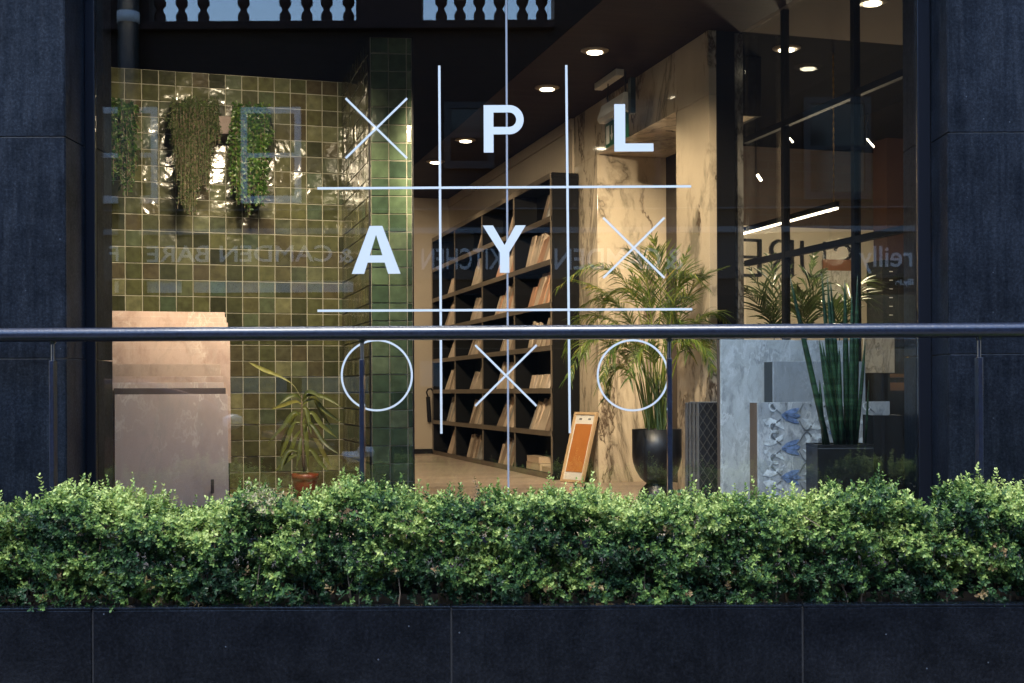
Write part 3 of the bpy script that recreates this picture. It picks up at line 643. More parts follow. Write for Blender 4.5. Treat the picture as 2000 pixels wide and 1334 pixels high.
# ---- corridor end wall
ew = thing('end_wall', 'cream wall closing the far end of the corridor beside the bookcase', 'wall', uv(1.8, 13.1, FL))
MB().ubx(-1, 2.98, 13.1, 13.3, FL + 0.05, CEIL).build('plaster', M['cream'], ew); MB().ubx(-1, 2.98, 13.08, 13.25, FL, FL + 0.049).build('skirting', M['black_metal'], ew)
for k in range(6): MB().ubx(1.9 + k * .18, 1.904 + k * .18, 13.092, 13.1, FL + 0.06, CEIL - .12).build('panel_joint', M['slab_dark'], ew) if k in (1, 3) else None
fz = thing('panelled_frieze', 'cream frieze of narrow upright boards above the black bookcase', 'wall panelling', uv(2.98, 11, 3.2))
mb = MB(); v = 8.98
while v < 13.09: mb.ubx(2.968, 2.98, v + 0.002, min(v + 0.046, 13.09), 3.0, CEIL - 0.09); v += 0.05
mb.build('boards', M['cream'], fz); MB().ubx(2.98, 3.1, 8.98, 13.1, FL, CEIL).build('backing', M['cream'], fz)
MB().ubx(2.955, 2.98, 8.98, 13.1, CEIL - 0.088, CEIL - 0.002).build('cornice', M['cream'], fz, bevel=0.004)

# ---- marble wall
mw = thing('marble_wall', 'gold veined polished marble wall with a recessed doorway, behind the palm', 'wall', uv(2.98, 7.8, FL))
ZH = EYE + 1.66
MB().ubx(2.98, 3.499, 8.46, 8.975, FL, ZH - .001).build('pier', M['marble'], mw, bevel=0.002)
MB().ubx(2.98, 3.027, 6.58, 7.05, FL, ZH - .001).build('pier', M['marble'], mw, bevel=0.002)
MB().ubx(2.98, 3.499, 7.051, 8.975, ZH, CEIL).build('header', M['marble'], mw, bevel=0.002)
MB().ubx(2.98, 3.027, 6.58, 7.05, ZH, CEIL).build('header', M['marble'], mw, bevel=0.002)
dr = MB().ubx(3.5, 3.56, 7.95, 8.46, FL, ZH).build('door_leaf', plain('dark_door', (0.022, 0.014, 0.012), 0.4), mw)
MB().ubx(3.5, 3.53, 7.03, 8.975, ZH + .001, CEIL - .001).build('rear_cladding', M['black_wall'], mw); MB().ubx(3.03, 3.4995, 7.03, 7.05, ZH + .001, CEIL - .001).build('rear_cladding', M['black_wall'], mw)
MB().tube([uv(3.499, 8.4, 1.95), uv(3.46, 8.4, 1.95), uv(3.46, 8.3, 1.95)], 0.009, 8).build('door_handle', M['steel'], dr)

# ---- glazed partition
UP = 3.2
gp = thing('glazed_partition', 'black framed glass partition between the marble wall and the window', 'partition', uv(UP, 5.6, FL))
MB().ubx(3.029, 3.14, 6.58, 6.7, FL, CEIL).build('end_post', M['black_metal'], gp, bevel=0.002)
MB().ubx(3.141, UP, 6.60, 6.7, FL, CEIL).build('stone_jamb', M['marble_grey'], gp)
for vv in (6.13, 5.42, 4.70): MB().ubx(UP, UP + 0.035, vv - 0.016, vv + 0.016, FL, CEIL).build('post', M['black_metal'], gp)
for z_ in (3.016, 2.32):
    for a, b in ((6.146, 6.60), (5.436, 6.114), (4.716, 5.404)): MB().ubx(UP + 0.002, UP + 0.032, a, b, z_ - 0.016, z_ + 0.016).build('rail', M['black_metal'], gp)
for a, b in ((6.147, 6.599), (5.437, 6.113), (4.717, 5.403)):
    MB().ubx(UP + 0.012, UP + 0.018, a, b, FL + 0.01, CEIL - 0.001).build('pane', M['glass_in'], gp)

# ---- room to the right
rw = thing('back_wall', 'cream wall with dark brick above it at the back of the side room', 'wall', uv(5, 9.6, FL))
ZB = EYE + 1.36
MB().ubx(3.6, 8.0, 9.6, 9.8, FL, ZB).build('plaster', plain('warm_plaster', (0.50, 0.44, 0.34), 0.6, noise=0.05, nscale=2), rw)
MB().ubx(3.6, 8.0, 9.62, 9.8, ZB, CEIL).build('brickwork', M['brick_in'], rw)
MB().ubx(3.57, 3.6, 7.75, 9.8, FL, CEIL).build('side_wall', M['black_wall'], rw)
bw_ = thing('brown_wall', 'dark reddish brown wall at the right end of the side room', 'wall', uv(5, 8.9, FL))
pA, pB = atv(1733, 600, 9.0), atv(1900, 600, 9.0)
MB().ubx(pA.dot(Cv), pB.dot(Cv) + 1, 9.0, 9.2, FL, CEIL).build('panel', plain('red_brown_panel', (0.035, 0.015, 0.010), 0.5, noise=0.2, nscale=3), bw_)
# mirrored lettering seen from behind
sg = thing('wall_lettering', 'thin dark capital letters seen back to front on the pale side room wall', 'lettering', atv(1560, 505, 9.55))
for ch, xa, xb, ya, yb in (('E', 1441, 1486, 538, 468), ('R', 1507, 1549, 538, 470), ('U', 1568, 1612, 540, 472), ('S', 1630, 1664, 543, 477)):
    q0, q1 = atv(xb, ya, 9.55), atv(xa, yb, 9.55); W = abs((q1 - q0).dot(Cv)); H = q1.z - q0.z; t = 0.022
    mb = MB(); O = q0
    def seg(pts):
        P = [O - Cv * (x * W) + Zv * (y * H) for x, y in pts]
        for a, b in zip(P[:-1], P[1:]):
            d = (b - a).normalized(); s = d.cross(Dv) * t / 2
            mb.prism([a - d * t * .3 + s, b + d * t * .3 + s, b + d * t * .3 - s, a - d * t * .3 - s], Dv * 0.02)
    arc = lambda cx, cy, rx, ry, a0, a1, n=10: [(cx + rx * math.cos(R(a0 + (a1 - a0) * i / n)), cy + ry * math.sin(R(a0 + (a1 - a0) * i / n))) for i in range(n + 1)]
    if ch == 'E': seg([(1, 1), (0, 1), (0, 0), (1, 0)]); seg([(0.05, .52), (1, .52)])
    if ch == 'R': seg([(0, 0), (0, 1), (.55, 1)] + arc(.55, .75, .42, .25, 90, -90) + [(0.05, .5)]); seg([(.55, .48), (.8, .3), (.85, 0)])
    if ch == 'U': seg([(0, 1)] + arc(.5, .38, .5, .38, 180, 360, 14) + [(1, 1)])
    if ch == 'S': seg(arc(.5, .76, .45, .24, 20, 270, 12) + arc(.5, .26, .45, .26, 90, -160, 12))
    o = mb.build('letter', M['black_metal'], sg); o['label'] = 'dark back to front letter ' + ch
# low things in the side room
cab = thing('drawer_cabinet', 'tall black sample cabinet with a column of small white tabs', 'cabinet', atv(1738, 640, 8.8))
qa, qb = atv(1724, 640, 8.75), atv(1754, 640, 8.75)
MB().ubx(qa.dot(Cv), qb.dot(Cv), 8.75, 8.98, FL, atv(1738, 508, 8.75).z).build('carcass', M['black_metal'], cab)
for k in range(6):
    a = atv(1737, 531 + k * 17, 8.74); MB().box(a, Cv * .028, Dv * -.004, Zv * .006).build('tab', M['white_plastic'], cab)
po = thing('wall_poster', 'orange and white poster hanging on the side room wall behind the spiky plant', 'poster', atv(1632, 590, 9.5))
a, b = atv(1608, 590, 9.5), atv(1662, 508, 9.5); c_ = atv(1608, 528, 9.5)
MB().box(Vector((a.x, a.y, a.z)), Cv * (b - a).dot(Cv), Dv * .01, Zv * (c_.z - a.z)).build('sheet', M['slab_white'], po)
MB().box(Vector((a.x, a.y, c_.z + .001)), Cv * (b - a).dot(Cv), Dv * .01, Zv * (b.z - c_.z)).build('orange_band', plain('orange_print', (0.22, 0.09, 0.035), 0.6), po)
tb = thing('wooden_counter', 'orange-brown wooden counter with a thin shelf above it in the side room', 'counter', uv(4.0, 7.3, FL))
for y0, y1, nm in ((763, 747, 'counter_top'), (737, 730, 'shelf')):
    a, b = atv(1680, y0, 7.2), atv(1800, y1, 7.2); MB().ubx(a.dot(Cv), b.dot(Cv), 7.2, 7.7, a.z, b.z).build(nm, wood('counter_wood' + nm, (0.16, 0.075, 0.025), (0.24, 0.12, 0.045), 0.4, (1, 6, 6)), tb)
a = atv(1690, 900, 7.25); b = atv(1795, 763, 7.25); MB().ubx(a.dot(Cv), b.dot(Cv), 7.28, 7.68, FL, b.z - .003).build('base', M['black_metal'], tb)
bt = thing('small_bottle', 'small amber bottle with a blue base standing on the counter shelf', 'bottle', atv(1773, 729, 7.4))
p = atv(1773, 729, 7.4); MB().lathe(p, [(.012, 0), (.013, .03), (.008, .04), (.006, .10), (.0062, .115)], 14).build('glass_body', plain('amber', (0.5, 0.35, 0.12), 0.2), bt, smooth=True)
MB().lathe(p + Vector((0, 0, -.0)), [(.019, 0), (.019, .035), (.0135, .036)], 14).build('blue_base', plain('blue_glass', (0.01, 0.04, 0.30), 0.2), bt, smooth=True)

# ------------------------------------------------------------------ lamps
LG = 0.31
WARM = (1.0, 0.78, 0.54)
def lamp_light(kind, loc, energy, size=0.06, spot=None, aim=None, parent=None, blend=0.5, col=WARM):
    l = bpy.data.lights.new('lamp_light', kind); l.energy = energy * LG; l.color = col
    if kind == 'SPOT': l.spot_size = R(spot or 80); l.spot_blend = blend; l.shadow_soft_size = size
    elif kind == 'AREA': l.shape = 'DISK'; l.size = size
    else: l.shadow_soft_size = size
    o = bpy.data.objects.new('lamp_light', l); COL.objects.link(o)
    off = wloc(parent) if parent else Vector((0, 0, 0)); o.location = Vector(loc) - off
    if parent: o.parent = parent
    d = (Vector(aim) - Vector(loc)) if aim is not None else Vector((0, 0, -1)); o.rotation_euler = d.to_track_quat('-Z', 'Y').to_euler()
    return o
def downlight(u, v, label, energy, group='round ceiling downlights', spot=105, aim=None):
    p = uv(u, v, CEIL); t = thing('downlight', label, 'ceiling light', p, group)
    MB().lathe(p, [(.048, -.012), (.062, -.014), (.083, -.004), (.083, 0.0)], 32).build('trim_ring', M['lamp_ring'], t, smooth=True)
    MB().lathe(p, [(.046, -.0165), (.046, -.0125)], 32).build('diffuser', M['lamp'], t)
    lamp_light('SPOT', p + Vector((0, 0, -.02)), energy, 0.045, spot, aim, t, 0.6)
downlight(2.51, 7.16, 'largest round downlight in the brown ceiling, above the letter L', 70)
downlight(2.51, 8.12, 'round downlight in the brown ceiling just left of the right grid line', 70)
downlight(2.40, 9.98, 'round downlight in the brown ceiling beside the letter P', 70)
downlight(2.37, 10.98, 'smallest round downlight, at the far end of the brown ceiling', 70)
downlight(3.58, 6.80, 'round downlight half hidden by a black partition post', 10)
downlight(3.58, 5.86, 'round downlight in the beige ceiling of the side room', 16)
def spotlamp(loc, aim, label, energy, spot=60, size=0.05, blend=0.6, col=WARM):
    loc = Vector(loc); aim = Vector(aim); d = (aim - loc).normalized(); t = thing('ceiling_spotlight', label, 'spotlight', (loc.x, loc.y, CEIL), 'black spotlights near the window')
    MB().tube([(loc.x, loc.y, CEIL), (loc.x, loc.y, loc.z + .02)], .01, 10).build('stem', M['black_metal'], t)
    MB().tube([loc - d * .08, loc + d * .045], .042, 20).build('can', M['black_metal'], t, smooth=False)
    MB().tube([loc + d * .046, loc + d * .049], .036, 20).build('lens', M['lamp'], t)
    lamp_light('SPOT', loc + d * .06, energy, size, spot, aim, t, blend, col)
spotlamp(uv(0.62, 5.55, 3.47), uv(0.10, 7.05, 1.1), 'black spotlight aimed at the stone slabs left of the window', 80, 50, 0.05)
spotlamp(uv(0.36, 6.0, 3.56), uv(0.42, 8.35, 2.45), 'black spotlight aimed at the olive tiled wall', 270, 72, 0.13)
spotlamp(uv(0.73, 5.95, 3.56), uv(0.60, 8.35, 1.75), 'black spotlight aimed into the tiled corner', 300, 62, 0.15)
spotlamp(uv(1.35, 5.7, 3.45), uv(2.8, 9.6, 1.9), 'black spotlight aimed at the bookcase', 640, 48, 0.04)
spotlamp(uv(1.55, 5.35, 3.45), uv(2.98, 7.4, 1.6), 'black spotlight aimed at the palm and marble wall', 300, 70, 0.04)
spotlamp(uv(1.9, 4.9, 3.4), uv(2.8, 5.6, 1.35), 'added cool spotlight standing in for daylight on the grey slabs', 85, 70, 0.06, col=(0.85, 0.92, 1.0))  # added cool lamp, acts as daylight falling on the slabs
spotlamp(uv(1.55, 11.2, 3.45), uv(2.0, 13.1, 2.2), 'black spotlight aimed at the end wall of the corridor', 90, 90, 0.06)
ll = thing('linear_lamp', 'slim glowing linear lamp hung on chains in the side room', 'pendant light', uv(3.9, 7.6, EYE + 1.08))
MB().ubx(3.892, 3.908, 6.78, 8.75, EYE + 1.078, EYE + 1.090).build('diffuser', M['strip'], ll)
MB().ubx(3.89, 3.91, 6.775, 8.755, EYE + 1.0905, EYE + 1.125).build('housing', M['black_metal'], ll)
for vv in (6.82, 8.7):
    pts = [uv(3.9, vv, EYE + 1.126 + k * (CEIL - EYE - 1.126) / 40) for k in range(41)]
    MB().tube(pts, [.006 if k % 2 else .003 for k in range(41)], 6).build('chain', plain('brass_chain', (0.5, 0.3, 0.1), 0.3, metal=.8), ll)
l_ = lamp_light('AREA', uv(3.9, 7.8, EYE + 1.07), 22, 0.3, parent=ll)
lamp_light('POINT', uv(4.7, 8.2, 2.6), 75, 0.1, parent=ll)  # added fill light without a fitting, brightens the side room wall
small = [(1483, 347, 8.2, (4, 6), 'small oval glowing spotlight left of the partition post'), (1543, 271, 8.2, (6, 7), 'small slanting light strip in the dark side room, nearest the middle post'), (1700, 279, 8.2, (7, 8), 'small slanting light strip right of the second partition post')]
for px, py, vv, (dx, dy), lb in small:
    a, b = atv(px - dx, py - dy, vv), atv(px + dx, py + dy, vv)
    t = thing('small_spotlight', lb, 'spotlight', (a + b) / 2, 'small lights in the dark side room')
    MB().tube([a, b], [.009 if px == 1483 else .005] * 2, 10).build('tube_glow', M['lamp'], t)
    m_ = (a + b) / 2; MB().tube([m_ + Dv * .015, m_ + Dv * .05, Vector((m_.x, m_.y, CEIL)) + Dv * .05], .004, 6).build('bracket', M['black_metal'], t)

# ------------------------------------------------------------------ bookcase with sample boards
SU, SW = 2.76, 2.955
VB = [8.87, 9.86, 10.9, 11.97, 13.0]; ZT = EYE + 1.588; NR = 7; PZ = (ZT - FL - 0.04) / NR
bc = thing('bookcase', 'tall black bookcase with bronze edges, full of stone and wood samples along the corridor', 'shelving', uv(2.86, 10.9, FL))
MB().ubx(SU + 0.01, SW, 8.84, 8.875, FL, ZT - .032).build('side_panel', M['shelf_in'], bc); MB().ubx(SU + 0.01, SW, 12.995, 13.03, FL, ZT - .032).build('side_panel', M['shelf_in'], bc)
MB().ubx(SW, SW + .012, 8.84, 13.03, FL, ZT).build('back', M['shelf_in'], bc)
MB().ubx(SU + .01, SW, 8.84, 13.03, ZT - .03, ZT).build('top', M['shelf_in'], bc)
zs = [FL + 0.04 + k * PZ for k in range(NR)]
for v_ in VB[1:-1]: MB().ubx(SU + 0.01, SW - .001, v_ - .01, v_ + .01, FL, ZT - .031).build('divider', M['shelf_in'], bc)
for z_ in zs:
    for a, b in zip(VB[:-1], VB[1:]): MB().ubx(SU + 0.01, SW - .001, a + .0105, b - .0105, z_ - .025, z_).build('shelf', M['shelf_in'], bc)
fr = MB()
for z_ in zs: fr.ubx(SU, SU + .009, 8.875, 12.99, z_ - .038, z_)
fr.ubx(SU, SU + .009, 8.875, 12.99, ZT - .04, ZT)
for v_ in VB:
    zz_ = zs + [ZT - .002]
    for a, b in zip(zz_[:-1], zz_[1:]): fr.ubx(SU + .001, SU + .0085, v_ - .009, v_ + .009, a + .0005, b - .0385)
fr.build('edge_trim', M['shelf_front'], bc)
bm = [wood('sample_a', (.56, .42, .30), (.68, .54, .41), .5, (6, 6, 1)), wood('sample_b', (.46, .36, .26), (.60, .49, .37), .5, (9, 9, 1)), wood('sample_c', (.52, .27, .16), (.62, .36, .23), .5, (5, 5, 1)),
      wood('sample_d', (.22, .16, .11), (.34, .25, .18), .5, (9, 9, 1)), wood('sample_e', (.58, .46, .36), (.66, .55, .45), .5, (4, 4, 1)), plain('sample_f', (.30, .28, .25), .5, noise=.3, nscale=25)]
bn = ['honey coloured', 'sandy brown', 'orange-pink', 'dark brown', 'pale cream', 'speckled grey']
ORD = ['first', 'second', 'third', 'fourth', 'fifth', 'sixth', 'seventh', 'eighth']; ROWN = ['bottom', 'second', 'third', 'fourth', 'fifth', 'sixth', 'top']; BAYN = ['nearest', 'second', 'third', 'farthest']
SH = [0.0]
def board(row, bay, vr, w_, h_, th, lean, m_i, n_):
    z0 = zs[row] + .001; ub = SU + .014
    p0 = uv(ub, vr, z0); up = (Cv * lean + Zv * h_ - Dv * SH[0]); upn = up.normalized(); nrm = (Dv.cross(upn)).normalized()
    if nrm.dot(Cv) < 0: nrm = -nrm
    mb = MB(); mb.box(p0, Dv * w_, up, nrm * th)
    o = mb.build('sample_board', bm[m_i], loc=p0)
    tag(o, '%s board, %s from right, %s row up, %s bookcase bay' % (bn[m_i], ORD[n_], ROWN[row].replace('top', 'seventh').replace('bottom', 'first'), BAYN[bay]), 'sample board', 'sample boards in the bookcase')
rs = random.Random(3)
for bay in range(4):
    for row in range(NR):
        v0, v1 = VB[bay] + .013, VB[bay + 1] - .013
        if (row, bay) in ((6, 3), (5, 3), (0, 0), (6, 1), (6, 2)): 
            if (row, bay) == (0, 0): continue
        n = [rs.choice([7, 8, 8]), rs.choice([6, 7, 8]), rs.choice([5, 6, 7]), rs.choice([3, 4, 5])][bay]; SH[0] = rs.choice([0, .0, .03, .05])
        if row == 6: n = [3, 2, 1, 0][bay]
        if row == 2 and bay == 0: n = 7
        low = (row == 2 and bay == 0); v_ = v0 + .11 + rs.random() * .05
        tone = rs.choice([[0, 1, 4, 1], [0, 2, 0, 1], [1, 3, 1, 0], [4, 0, 1, 4]])
        if row == 4 and bay == 0: tone = [0, 2, 2, 1]
        if row <= 1: tone = [1, 3, 5, 0]
        if row == 6: tone = [5, 3, 5]
        hh = rs.uniform(.20, .265) if not low else .105
        for k in range(n):
            w_ = rs.choice([rs.uniform(.03, .05), rs.uniform(.04, .07), rs.uniform(.07, .11)]); th = rs.uniform(.012, .04)
            if v_ + w_ > v1 - .25 and bay < 2 and k > 5: break
            h_ = hh * rs.choice([rs.uniform(.86, 1.06), rs.uniform(.94, 1.0), rs.uniform(.6, .9)] if not low else [1, .97]); board(row, bay, v_, w_, h_, th, min(.115, .07 * rs.uniform(.7, 1.2) * (h_ / .23)), rs.choice(tone), k); v_ += w_ + rs.choice([.002, .002, .012])
# cardboard boxes in the bottom near bay
for k, (va, vb, za, zb, lb) in enumerate(((9.25, 9.62, 0, .055, 'low cardboard box at the left in the bottom near bay'), (9.28, 9.60, .056, .105, 'cardboard box stacked on another in the bottom near bay'), (8.90, 9.20, 0, .04, 'flat cardboard box at the right in the bottom near bay'))):
    p0 = uv(SU + .03, va, zs[0] + .001 + za); t = thing('cardboard_box', lb, 'box', p0)
    mb = MB(); mb.box(p0, Cv * .15, Dv * (vb - va), Zv * (zb - za - .003)); mb.build('body', M['card'], t, bevel=.001)
    mb = MB(); mb.box(p0 + Zv * (zb - za - .003) - Cv * .003 + Zv * .0003, Cv * .156, Dv * (vb - va), Zv * .002); mb.build('lid', M['card'], t)

# intercom on the end wall
ic = thing('black_handset', 'black handset hanging by a cord loop on the cream end wall beside the bookcase', 'handset', atv(838, 800, 13.05))
a, b = atv(836, 775, 13.05), atv(839, 824, 13.05); MB().tube([a, b], .022, 12).build('body', M['black_metal'], ic)
MB().tube([a, atv(833, 766, 13.05), atv(836, 760, 13.05), atv(842, 759, 13.06), atv(846, 764, 13.08)], .008, 6).build('cord', M['black_metal'], ic)

# exit sign
ex = thing('exit_sign', 'green emergency exit sign hung on chains from the ceiling before the marble wall', 'sign', uv(2.8, 7.75, CEIL))
MB().ubx(2.775, 2.83, 7.52, 7.93, CEIL - .045, CEIL - .001).build('ceiling_bar', M['white_plastic'], ex, bevel=.004)
a = atu(1184, 290, 2.8); b = atu(1184, 243, 2.8); va = a.dot(Dv); z0, z1 = a.z, b.z
MB().ubx(2.795, 2.812, va - .38, va, z0, z1).build('green_panel', M['exit_green'], ex)
MB().ubx(2.793, 2.7949, va - .075, va - .02, z0 + .02, z1 - .02).build('door_symbol', M['white_plastic'], ex)
mb = MB(); c = va - .12
mb.prism([uv(2.793, c - .008, z1 - .03), uv(2.793, c + .008, z1 - .03), uv(2.793, c + .008, z0 + .07), uv(2.793, c + .026, z0 + .07), uv(2.793, c, z0 + .03), uv(2.793, c - .026, z0 + .07), uv(2.793, c - .008, z0 + .07)], Cv * .0019)
mb.build('arrow', M['white_plastic'], ex)
mb = MB(); mb.prism([uv(2.76, va - .40, z1 + .005), uv(2.83, va - .40, z1 + .005), uv(2.83, va - .40, z1 + .12), uv(2.775, va - .40, z1 + .12), uv(2.745, va - .40, z1 + .03)], Dv * .42); mb.build('housing', M['white_plastic'], ex, bevel=.003)
MB().ubx(2.80, 2.83, va - .45, va - .401, z1 - .02, z1 + .20).build('power_box', plain('dark_green_box', (.01, .02, .018), .5), ex)
for vv in (va - .36, va - .04): MB().tube([uv(2.80, vv, z1 + .12), uv(2.80, vv + .01, z1 + .17), uv(2.80, vv, CEIL - .045)], .004, 6).build('chain', M['black_metal'], ex)

# leaning framed sample board
fb = thing('framed_board', 'pale wood framed sample board with an orange panel leaning by the bookcase end', 'sample board', (.30, 8.99, FL))
B2 = Vector((.302, 8.89, FL + .001)); T2 = atu(1170, 806, 2.965); wv = Vector((-.15, .20, 0)); hv = T2 - B2; nv = wv.cross(hv).normalized()
if nv.y > 0: nv = -nv
th = nv * .02; L1 = hv.length; W1 = wv.length; wn_, hn_ = wv.normalized(), hv.normalized(); f = .018
for nm, p, a, b in (('frame_side', B2, wn_ * f, hv), ('frame_side', B2 + wn_ * (W1 - f), wn_ * f, hv), ('frame_rail', B2 + wn_ * f, wn_ * (W1 - 2 * f), hn_ * f), ('frame_rail', B2 + wn_ * f + hn_ * (L1 - f), wn_ * (W1 - 2 * f), hn_ * f)):
    MB().box(p, a, b, th).build(nm, M['oak'], fb)
MB().box(B2 + wn_ * f + hn_ * f, wn_ * (W1 - 2 * f), hn_ * (L1 - 2 * f), th * .5).build('backing', M['paper'], fb)
MB().box(B2 + wn_ * .035 + hn_ * .075 + th * .51, wn_ * (W1 - .07), hn_ * (L1 - .16), th * .2).build('orange_panel', M['cork'], fb)
for q in (.06, .16): MB().box(B2 + wn_ * q + hn_ * (L1 - .055) + th * .51, wn_ * .03, hn_ * .012, th * .02).build('printed_mark', M['print'], fb)

# ------------------------------------------------------------------ stone slabs on the left
st = thing('slab_stand', 'low black stand under the stacked limestone slabs at the left of the window', 'display stand', uv(.1, 7.3, FL))
MB().ubx(-.26, .44, 6.98, 7.24, FL, FL + .034).build('front_foot', M['black_metal'], st)
MB().ubx(-.26, .40, 7.245, 7.62, FL, 1.213).build('rear_step', M['black_metal'], st)
p = atv(415, 962, 7.0); MB().tube([p + Dv * .03, p, p + Zv * .07], .009, 8).build('peg', M['slab_dark'], st)
def slab(v0, pxl, pxr, ytop, z0, th, mat, lb, lean=.06, name='stone_slab', grp='stone slabs leaning at the left', edge=None):
    pl_, pr_ = atv(pxl, ytop, v0 + lean), atv(pxr, ytop, v0 + lean); u0, u1 = pl_.dot(Cv), pr_.dot(Cv); zt = (pl_.z + pr_.z) / 2; p0 = uv(u0, v0, z0)
    mb = MB(); mb.box(p0, Cv * (u1 - u0), Zv * (zt - z0) + Dv * lean, Dv * th)
    return tag(mb.build(name, mat, loc=p0, bevel=.0012), lb, 'stone slab', grp)
zb = FL + .036
slab(7.04, 224, 445, 770, zb, .018, M['slab_taupe'], 'front taupe limestone slab with thin pale veins')
slab(7.068, 222, 441, 758, zb, .018, M['slab_dark'], 'dark brown slab just behind the front taupe slab')
slab(7.096, 219, 437, 747, zb, .018, M['slab_taupe'], 'grey-brown slab showing a thin strip above the dark slab')
slab(7.124, 216, 435.5, 735, zb, .018, M['slab_pale'], 'smooth pink-beige slab showing a thin strip in the middle of the stack')
slab(7.152, 214, 431, 711, zb, .018, M['slab_taupe2'], 'shorter tan mottled slab before the tall pale slabs')
slab(7.26, 205, 449, 641, 1.214, .02, M['slab_pale'], 'widest pale pink slab of the tall rear ones')
slab(7.285, 205, 445, 629, 1.214, .02, M['slab_pale'], 'pale slab second from the front of the tall rear ones', .065)
slab(7.31, 205, 441.5, 618.5, 1.214, .02, M['slab_pale'], 'pale slab third from the front of the tall rear ones', .07)
slab(7.335, 205, 439, 608.5, 1.214, .02, M['slab_pale'], 'tallest pale slab at the very back of the stack', .075)

# ------------------------------------------------------------------ stone panels on the right
def panel(name, v0, pxl, pxr, ytop, th, mat, edge, lb, strips=(), group=None):
    pl_, pr_ = atv(pxl, ytop, v0), atv(pxr, ytop, v0); u0, u1 = pl_.dot(Cv), pr_.dot(Cv); zt = (pl_.z + pr_.z) / 2
    t = thing(name, lb, 'stone panel', uv((u0 + u1) / 2, v0, FL), group)
    MB().ubx(u0, u1, v0, v0 + .014, FL, zt).build('face', mat, t, bevel=.001)
    MB().ubx(u0, u1, v0 + .0145, v0 + th, FL, zt - .002).build('edge', edge, t)
    return t, u0, u1, zt
panel('grey_stone_panel', 5.42, 1408, 1672, 664, .045, M['slab_grey'], M['edge_brown'], 'tall pale blue-grey stone panel right of the marble wall')
MB_ = panel('slate_panel', 5.30, 1511, 1690, 706, .095, M['slab_bluegrey'], M['edge_slate'], 'middle sized steel grey stone panel standing before the tall pale one')
ob, u0, u1, zt = panel('ornament_panel', 5.12, 1481, 1738, 785, .085, M['slab_pattern'], M['edge_brown'], 'low stone panel printed with blue tulips and grey scrolls')
fp = ob
def orn(u, z): return uv(u, 5.1185, z)
mbb, mbg, mbw = MB(), MB(), MB()
def stroke(mb, pts, w0, w1, h):
    n = len(pts)
    for k, (a, b) in enumerate(zip(pts[:-1], pts[1:])):
        d = (b - a).normalized(); s = d.cross(Dv); wa = w0 + (w1 - w0) * k / n; wb_ = w0 + (w1 - w0) * (k + 1) / n
        mb.prism([a + s * wa, b + s * wb_, b - s * wb_, a - s * wa], -Dv * (h + .00002 * (k % 2)))
for col in range(4):
    uc = u0 + .155 + col * .235
    for row in range(5):
        zc = zt - .062 - row * .137 + (0 if col % 2 == 0 else .068); fl = 1 if row % 2 else -1
        # blue tulip lying on its side between two sprays
        for a in ([(-.045, -.004), (-.02, .018), (.014, .030), (.045, .034), (.030, .012), (-.005, .004)], [(-.045, -.006), (-.005, -.008), (.030, -.014), (.046, -.036), (.012, -.034), (-.022, -.022)], [(-.040, -.0045), (0, .002), (.036, .009), (.052, -.001), (.036, -.012), (0, -.007)]):
            mbb.prism([orn(uc + x, zc + fl * y) for x, y in a], -Dv * .0009)
        for sgn in (-1, 1):
            sp = [orn(uc - .045 - .05 * math.sin(t * 1.5), zc + sgn * (.012 + .052 * t)) for t in [i / 9 for i in range(10)]]; stroke(mbg, sp, .0025, .007, .0005)
            sp = []
            for i in range(26):
                a = i / 25 * 5.4; r = .034 * (1 - a / 6.9); sp.append(orn(uc - .078 + r * math.cos(a + 1.0), zc + sgn * (.040 + r * math.sin(a + 1.0))))
            stroke(mbw, sp, .0045, .0018, .0006)
            lf = [(-.135, .014), (-.115, .040), (-.085, .030), (-.060, .046), (-.028, .060), (-.040, .034), (-.070, .016), (-.10, .006)]
            mbw.prism([orn(uc + x, zc + sgn * y) for x, y in lf], -Dv * .0004)
            lf = [(.060, .010), (.082, .030), (.072, .052), (.095, .062), (.108, .040), (.098, .016)]
            mbw.prism([orn(uc + x, zc + sgn * y) for x, y in lf], -Dv * .0003)
            sp = [orn(uc + .045 + .06 * t, zc + sgn * (.02 + .045 * math.sin(t * 2.6))) for t in [i / 9 for i in range(10)]]; stroke(mbg, sp, .0018, .005, .0007)
keep = lambda mb: mb
for nm, m_, mat in (('blue_tulips', mbb, M['orn_blue']), ('grey_scrolls', mbg, M['orn_grey']), ('white_leaves', mbw, M['orn_white'])):
    # trim what would run past the panel's edge
    F, Rr = [], []
    for f_, r_ in zip(m_.f, m_.r):
        cu = [m_.v[i].dot(Cv) for i in f_]
        if max(cu) < u1 - .003 and min(cu) > u0 + .003 and max(m_.v[i].z for i in f_) < zt - .002: F.append(f_); Rr.append(r_)
    m_.f, m_.r = F, Rr; m_.build(nm, mat, fp)
